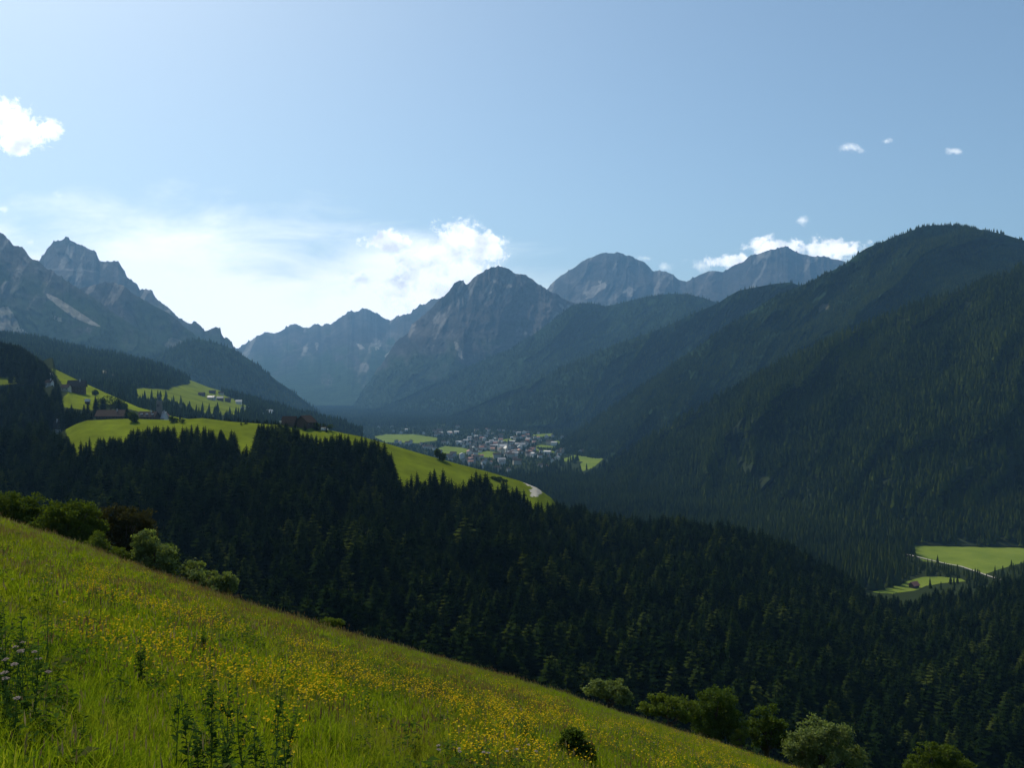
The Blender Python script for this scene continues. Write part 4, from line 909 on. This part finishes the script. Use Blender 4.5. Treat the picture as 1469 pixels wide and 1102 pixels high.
HC = proto_collection('herb_kinds', [herb(1, 40, .25, .09), herb(2, 60, .40, .07), herb(3, 26, .16, .13), herb(4, 50, .5, .05)])
def build_herbs():
    rng = np.random.default_rng(55); n = 5200; Y = np.sqrt(rng.uniform(12, 36*36, n)); px = rng.uniform(-80, 1250, n); X = (px-CX)/FPX*Y; z = meadow_z(X, Y); py = CY-z/Y*FPX
    d = .16+.75*sstep(-.05, .5, fbm(X/2.3, Y/2.3, 31, 4))+.9*np.exp(-((px+10)/95)**2-((py-1010)/100)**2)+.8*np.exp(-((px-125)/60)**2-((py-1090)/40)**2)
    ok = (rng.random(n) < d) & (Y > 3.2); P = np.stack([X, Y, z], -1)[ok]; m = len(P); s = (.6+.6*rng.random(m))
    # extra dark clumps low on the left
    scatter('herbs', P, np.stack([0*s, 0*s, rng.random(m)*6.28], -1), np.stack([s, s, s], -1), rng.integers(0, 4, m), HC, 'broad leaved herbs growing among the meadow grass')
build_herbs()
def umbel(seed):
    r = random.Random(seed); t = empty('white_flower'); h = r.uniform(.5, .62)
    b = MB(); b.tube([(0, 0, 0), (.01, .01, h*.5), (0, 0, h-.04)], [.003, .0025, .002], 5)
    f = MB()
    for i in range(11):
        a = i*2.4; d = .034*math.sqrt(i/10); x, y = d*math.cos(a), d*math.sin(a); z = h+.008-.3*d
        b.tube([(0, 0, h-.045), (x, y, z)], [.0012, .0008], 3)
        for j in range(9):
            a2 = r.random()*6.28; q = .011*math.sqrt(r.random()); u, v = x+q*math.cos(a2), y+q*math.sin(a2); s = .0045; zz = z+r.uniform(0, .004)
            f.add([(u-s, v-s, zz), (u+s, v-s, zz+r.uniform(-.002, .002)), (u+s, v+s, zz), (u-s, v+s, zz+r.uniform(-.002, .002))], [(0, 1, 2, 3)])
    b.build('stem', stemm, t); f.build('flower_head', whitep, t); return t
ub = [umbel(i) for i in range(3)]
ru = random.Random(4); used = [0, 0, 0]
def put_umbel(px, py, label, group, s=1.0):
    k = ru.randrange(3); t = ub[k] if not used[k] else copy_tree(ub[k]); used[k] = 1
    p = meadow_at(px, py+0, 3, 60); hgt = .56*s
    # the head, not the foot, is what stands at this row
    p = meadow_at(px, min(py+hgt/p.y*FPX, 1400), 3, 60); t.location = p; t.rotation_euler = (ru.uniform(-.15, .15), ru.uniform(-.15, .15), ru.random()*6); t.scale = (s*.6, s*.6, s*.9); tag(t, label, 'flower', group)
for (x, y) in [(8,953),(15,960),(30,950),(45,953),(24,966),(44,972),(6,980),(20,992),(14,975),(35,948),(22,1012),(56,993),(5,1000),(33,962),(60,950)]:
    put_umbel(x, y, 'pinkish white umbel flower in the dark clump at the meadow\'s lower left', 'pinkish white umbels in the lower left clump')
for (x, y) in [(38,803),(66,813),(58,800),(78,822),(80,800),(70,826),(12,836),(84,880),(160,812)]:
    put_umbel(x, y, 'white umbel flower in the upper left of the meadow', 'white umbels in the upper left meadow')
for (x, y) in [(640,1085),(652,1094),(672,1090),(690,1098),(700,1094),(730,1083),(745,1086),(755,1080),(765,1090),(735,1018),(745,1020),(750,1021),(800,1001),(860,1035),(905,1048),(925,1060),(940,1075),(910,1080),(960,1062),(625,1078)]:
    put_umbel(x, y, 'white umbel flower in the lower middle of the meadow', 'white umbels in the lower middle meadow')
def weed(px, ytop, Y, label, seed, bushy=1.0, name='tall_weed', depth=1.0):
    r = random.Random(seed); X = (px-CX)/FPX*Y; z0 = float(meadow_z(X, Y)); h = max(.35, -(ytop-CY)/FPX*Y-z0)
    t = empty(name, (X, Y, z0)); tag(t, label, 'plant', 'tall weeds in the foreground')
    b = MB(); L = []
    def stalk(p0, d, ln, rad, lv):
        pts = [p0]; p = Vector(p0)
        for i in range(5): d = (d+Vector((r.uniform(-.09, .09), r.uniform(-.09, .09), .08))).normalized(); p = p+d*ln/5; pts.append(tuple(p))
        b.tube(pts, [rad*(1-.16*i) for i in range(6)], 5)
        n = int(ln*40*bushy)
        for i in range(n):
            t_ = .12+.88*(i/max(1, n-1)); k = min(4, int(t_*5)); q = Vector(pts[k]).lerp(Vector(pts[k+1]), t_*5-k if t_ < 1 else 1)
            a = r.random()*6.283; L.append((q, a, (.080-.040*t_)*r.uniform(.6, 1.4)*(1 if lv == 0 else .7)))
        return pts
    main = stalk((0, 0, 0), Vector((r.uniform(-.06, .06), r.uniform(-.06, .06), 1)), h, .006, 0)
    for i in range(int(5*bushy)):
        k = r.choice([1, 2, 3]); a = r.random()*6.28; stalk(main[k], Vector((math.cos(a)*.45, math.sin(a)*.45, 1)).normalized(), h*(.55-.11*k), .003, 1)
    b.build('stem', stemm, t, True)
    f = MB()
    for q, a, s in L:
        o = Vector((math.cos(a), math.sin(a), r.uniform(-.1, .9))).normalized(); sd = Vector((-math.sin(a), math.cos(a), r.uniform(-.3, .3)))*s*.26
        f.add([q, q+o*s*.5+sd, q+o*s+Vector((0, 0, -.25*s)), q+o*s*.5-sd], [(0, 1, 2), (0, 2, 3)])
    f.build('leaves', weedleaf, t)
weed(303, 932, 6.6, 'tallest leafy weed, dark against the yellow flowers', 1, 1.5)
weed(322, 965, 6.9, 'leafy weed just to the right of the tallest one', 11, 1.2)
weed(254, 958, 6.4, 'slender weed with a thin bare stem left of the tallest one', 2, .7)
weed(272, 990, 6.2, 'shorter bushy weed between the slender and the tallest one', 3, 1.2)
weed(352, 943, 6.7, 'narrow upright weed right of the tallest one', 4, .8)
weed(388, 955, 6.8, 'weed with a forked leafy top near the right of the clump', 5, 1.1)
weed(402, 975, 6.5, 'leaning weed next to the fork topped one', 15, .9)
weed(410, 1005, 6.5, 'last short weed on the right side of the clump', 6, .8)
weed(330, 1010, 6.0, 'low bushy weed in front of the clump at the frame edge', 7, 1.6)
weed(375, 1030, 6.1, 'broad low weed at the foot of the fork topped one', 8, 1.5)
weed(290, 1035, 5.9, 'low weed at the foot of the tallest one', 9, 1.6)
weed(290, 897, 13.5, 'small dark plant standing alone above the tall weeds', 10, 2.2, 'meadow_plant')
weed(205, 915, 9.5, 'small dark thistle like plant in the sappy grass', 12, 2.0, 'meadow_plant')
weed(35, 850, 8.0, 'thin dark stalk rising at the left of the meadow', 13, .5)
weed(68, 835, 9.0, 'long bare stalk left of the yellow drift', 14, .35)
weed(12, 905, 6.6, 'dark leafy weed in the dark lower left clump', 16, 1.4)
weed(45, 915, 6.4, 'dark spindly weed beside the pinkish white umbels', 17, 1.2)

# ================================================================== broadleaf trees and bushes along the meadow's edge
def leafmat(name, a, b, c): return foliage(name, [(0, a), (.5, b), (1, c)], trans=.38, tmul=(1.2, 1.25, .45), patch=(.35, tuple(x*.6 for x in a), .35))
LF = {'green': leafmat('leaves', (.05, .08, .012), (.08, .115, .018), (.12, .15, .028)), 'dark': leafmat('dark_leaves', (.042, .072, .014), (.065, .10, .018), (.095, .13, .024)),
      'silver': leafmat('silver_leaves', (.10, .135, .045), (.15, .19, .065), (.20, .24, .09)), 'yellow': leafmat('yellow_green_leaves', (.075, .110, .018), (.11, .15, .025), (.15, .18, .035)), 'red': leafmat('dull_leaves', (.032, .034, .016), (.045, .044, .020), (.060, .056, .025))}
def bush(label, lobes, Y, kind, seed, name='bush', leaf=.23, dens=1.0, cat=None, trunk=True, ground=None, group='bushes and trees along the meadow edge'):
    """lobes: (column, row, half width, half height) in the photograph; sized for the real distance Y"""
    r = np.random.default_rng(seed); m = Y/FPX
    xs = [l[0] for l in lobes]; cx = (min(l[0]-l[2] for l in lobes)+max(l[0]+l[2] for l in lobes))/2; X0 = (cx-CX)*m; z0 = float(meadow_z(X0, Y)) if ground is None else ground
    zb = min(z0, -(max(l[1]+l[3] for l in lobes)-CY)*m-.4)
    t = empty(name, (X0, Y, zb)); tag(t, label, cat or ('tree' if name.endswith('tree') else 'bush'), group)
    Vs = []; C0 = []
    for (x, y, hw, hh) in lobes:
        c = np.array([(x-CX)*m-X0, 0, -(y-CY)*m-zb]); R = np.array([hw*m, hw*m*.9, hh*m])
        n = int(26*dens*max(1, (R[0]*R[2])/1.2)); n = min(n, 190)
        d = r.normal(size=(n, 3)); d /= np.linalg.norm(d, axis=1)[:, None]
        rad = .70+.30*r.random(n)**.7; rad[r.random(n) < .25] *= .6
        rad *= 1+.16*fbm(d[:, 0]*2.1+seed, d[:, 2]*2.1+d[:, 1], seed, 3)
        cc = c+d*R*rad[:, None]; C0 += [(q, R.mean()) for q in cc]
        for q, s in zip(cc, np.full(n, min(.42, .24*R.mean()+.08))):
            k = int(60*dens*(.6+.8*r.random())); e = r.normal(size=(k, 3)); e /= np.linalg.norm(e, axis=1)[:, None]; e = q+e*s*(.35+.75*r.random(k)[:, None])*np.array([1.15, 1.15, .75])
            # one leaf = one quad
            a = r.normal(size=(k, 3)); a /= np.linalg.norm(a, axis=1)[:, None]; nrm = r.normal(size=(k, 3))*.8+np.array([0, 0, .9])+1.0*(q-c)/R; b = np.cross(a, nrm); b /= np.linalg.norm(b, axis=1)[:, None]
            L = leaf*(.6+.7*r.random(k))[:, None]; a *= L; b *= L*.55
            Vs.append(np.stack([e-a*.5, e+b*.5, e+a*.5, e-b*.5], 1).reshape(-1, 3))
    V = np.concatenate(Vs); F = np.arange(len(V)).reshape(-1, 4)
    link('crown', npmesh('crown', V, F, [LF[kind]]), t)
    b = MB(); rr_ = random.Random(seed); H = max(c[0][2] for c in C0); rt = .035*H
    top = Vector((0, 0, H*.6)); b.tube([(0, 0, -.6), (.03*H, 0, H*.2), (0, .02*H, H*.42), tuple(top)], [rt, rt*.8, rt*.6, rt*.35], 7)
    pick = rr_.sample(C0, min(len(C0), 16))
    for q, _ in pick:
        s = Vector((0, 0, H*rr_.uniform(.12, .5))); e = Vector(q); md = s.lerp(e, .5)+Vector((0, 0, -.04*H)); b.tube([s, md, e], [rt*.45, rt*.28, rt*.08], 5)
    b.build('trunk', bark, t, True)
    return t
bush('leafy tree at the left end of the row behind the meadow edge', [(-25,738,50,38),(15,735,32,30),(45,742,30,32),(25,762,45,26)], 72, 'green', 1, 'leafy_tree')
bush('rounded grey green tree second in the row at the left', [(85,748,30,32),(112,745,28,28),(70,765,26,24),(105,770,38,26),(135,762,16,22)], 70, 'green', 2, 'leafy_tree')
bush('dull dark tree between the leafy trees and the rounded bush', [(165,748,26,24),(190,752,28,26),(175,775,36,26),(208,765,14,24)], 78, 'red', 3, 'leafy_tree')
bush('small yellow green bush at the foot of the dull dark tree', [(136,776,13,12),(148,784,10,8),(165,792,14,8),(182,798,13,7)], 66, 'yellow', 4, leaf=.12)
bush('upright silvery green bush leaning over the meadow edge', [(212,780,20,19),(222,795,26,24),(236,812,15,16),(205,800,12,18)], 66, 'silver', 5)
bush('dark shrub squeezed behind the upright silvery bush', [(246,808,10,22),(240,795,9,16)], 70, 'dark', 6, leaf=.12)
bush('low domed pale bush with two lobes on the meadow edge', [(287,822,27,20),(275,832,18,16),(312,834,20,15),(330,838,13,13),(303,842,28,12)], 66, 'silver', 7)
bush('tiny yellow green bush alone on the meadow edge', [(472,893,10,6),(484,894,9,5)], 62, 'yellow', 8, leaf=.11)
bush('small round silvery bush beside the forest at mid slope', [(860,988,20,13),(882,992,20,14),(896,1001,10,9)], 72, 'silver', 9)
bush('long low yellow green bush left of the tall rounded tree', [(935,1012,20,12),(960,1014,26,15),(985,1022,16,16)], 72, 'yellow', 10)
bush('tall rounded dark green tree with a lit crown on the lower edge', [(1030,1006,24,22),(1010,1025,22,24),(1045,1030,20,26),(1025,1045,28,20)], 76, 'dark', 11, 'leafy_tree')
bush('small yellow bush tucked between the rounded tree and the dark bush', [(1066,1046,9,18),(1060,1062,10,12)], 74, 'yellow', 12, leaf=.12)
bush('dark blue green bush with a pointed top', [(1097,1032,18,20),(1090,1052,22,20),(1112,1052,18,20)], 76, 'dark', 13)
bush('large pale green bush low on the meadow edge', [(1170,1055,28,22),(1198,1060,26,24),(1150,1075,28,22),(1185,1085,44,22),(1222,1085,16,16)], 72, 'silver', 14)
bush('leafy tree at the bottom right cut by the picture edge', [(1335,1085,22,20),(1360,1090,26,18),(1322,1100,22,16),(1380,1102,18,14)], 84, 'green', 15, 'leafy_tree')
bush('dark shrub growing in the meadow near the bottom edge', [(821,1072,13,22),(813,1090,17,20),(832,1088,14,22)], 16.5, 'dark', 16, leaf=.07, dens=2.2)

for i, (x, y, h) in enumerate([(-6, 840, 1.3), (6, 868, 1.3), (22, 880, 1.1), (30, 925, 1.2), (8, 985, 1.5), (50, 1010, 1.1), (70, 1040, .9), (18, 1040, 1.5), (62, 930, .7), (120, 1040, 1.2)]):
    weed(x, y, [7.5, 7.2, 7.4, 6.8, 6.2, 6.3, 6.2, 5.9, 7.4, 6.1][i], ['tall dark weed cut by the left picture edge', 'leafy weed right beside the left picture edge', 'thin weed rising above the pinkish umbels', 'dark weed just right of the pinkish umbels', 'dense low weed at the lower left edge', 'small weed below the pinkish umbels', 'short weed a step right of the umbel clump', 'bushy dark weed in the bottom left corner', 'slender lone weed in the sappy grass at left', 'dark low weed between the corner and the tall clump'][i], 60+i, h)
def far_bush(label, lobes, L, kind, seed, px, py, name='broadleaf_tree'):
    c = pos_at(L, px, py); bush(label, lobes, c.y, kind, seed, name, leaf=.9, dens=.5, ground=c.z, group='trees among the hill farms')
far_bush('round dark tree between the long farmhouse and the church farm', [(190, 598, 6, 7), (194, 601, 5, 6)], KRIDGE, 'dark', 31, 190, 606)
far_bush('small round bush alone on the steep pasture', [(136, 563, 4, 3.5), (138.5, 564, 3, 3)], VILL, 'dark', 32, 137, 567)
far_bush('low dark bush just right of the hill church', [(246, 601, 4, 4), (252, 603, 4, 3)], KRIDGE, 'dark', 33, 249, 606)
far_bush('small rounded shrub further right of the hill church', [(262, 604, 4, 2.5)], KRIDGE, 'green', 34, 262, 607)
far_bush('flat dark hedge lying across the lower end of the ridge meadow', [(708, 686, 5, 2.5), (716, 687.5, 6, 3), (724, 690, 4, 2.5)], KRIDGE, 'dark', 35, 716, 691, 'hedge')
far_bush('dark tree pair rising behind the ridge meadow in front of the town', [(628, 650, 5, 6), (635, 655, 6, 6)], KRIDGE, 'dark', 36, 632, 660)
far_bush('small tree behind the dark barn on the ridge', [(455, 610, 4, 3), (474, 612, 5, 2.5)], KRIDGE, 'dark', 37, 464, 616)

far_bush('broad dark clump of trees behind the long farmhouse', [(144, 579, 9, 8), (157, 577, 12, 10), (169, 580, 9, 8), (177, 584, 6, 6)], VILL, 'dark', 38, 158, 590)
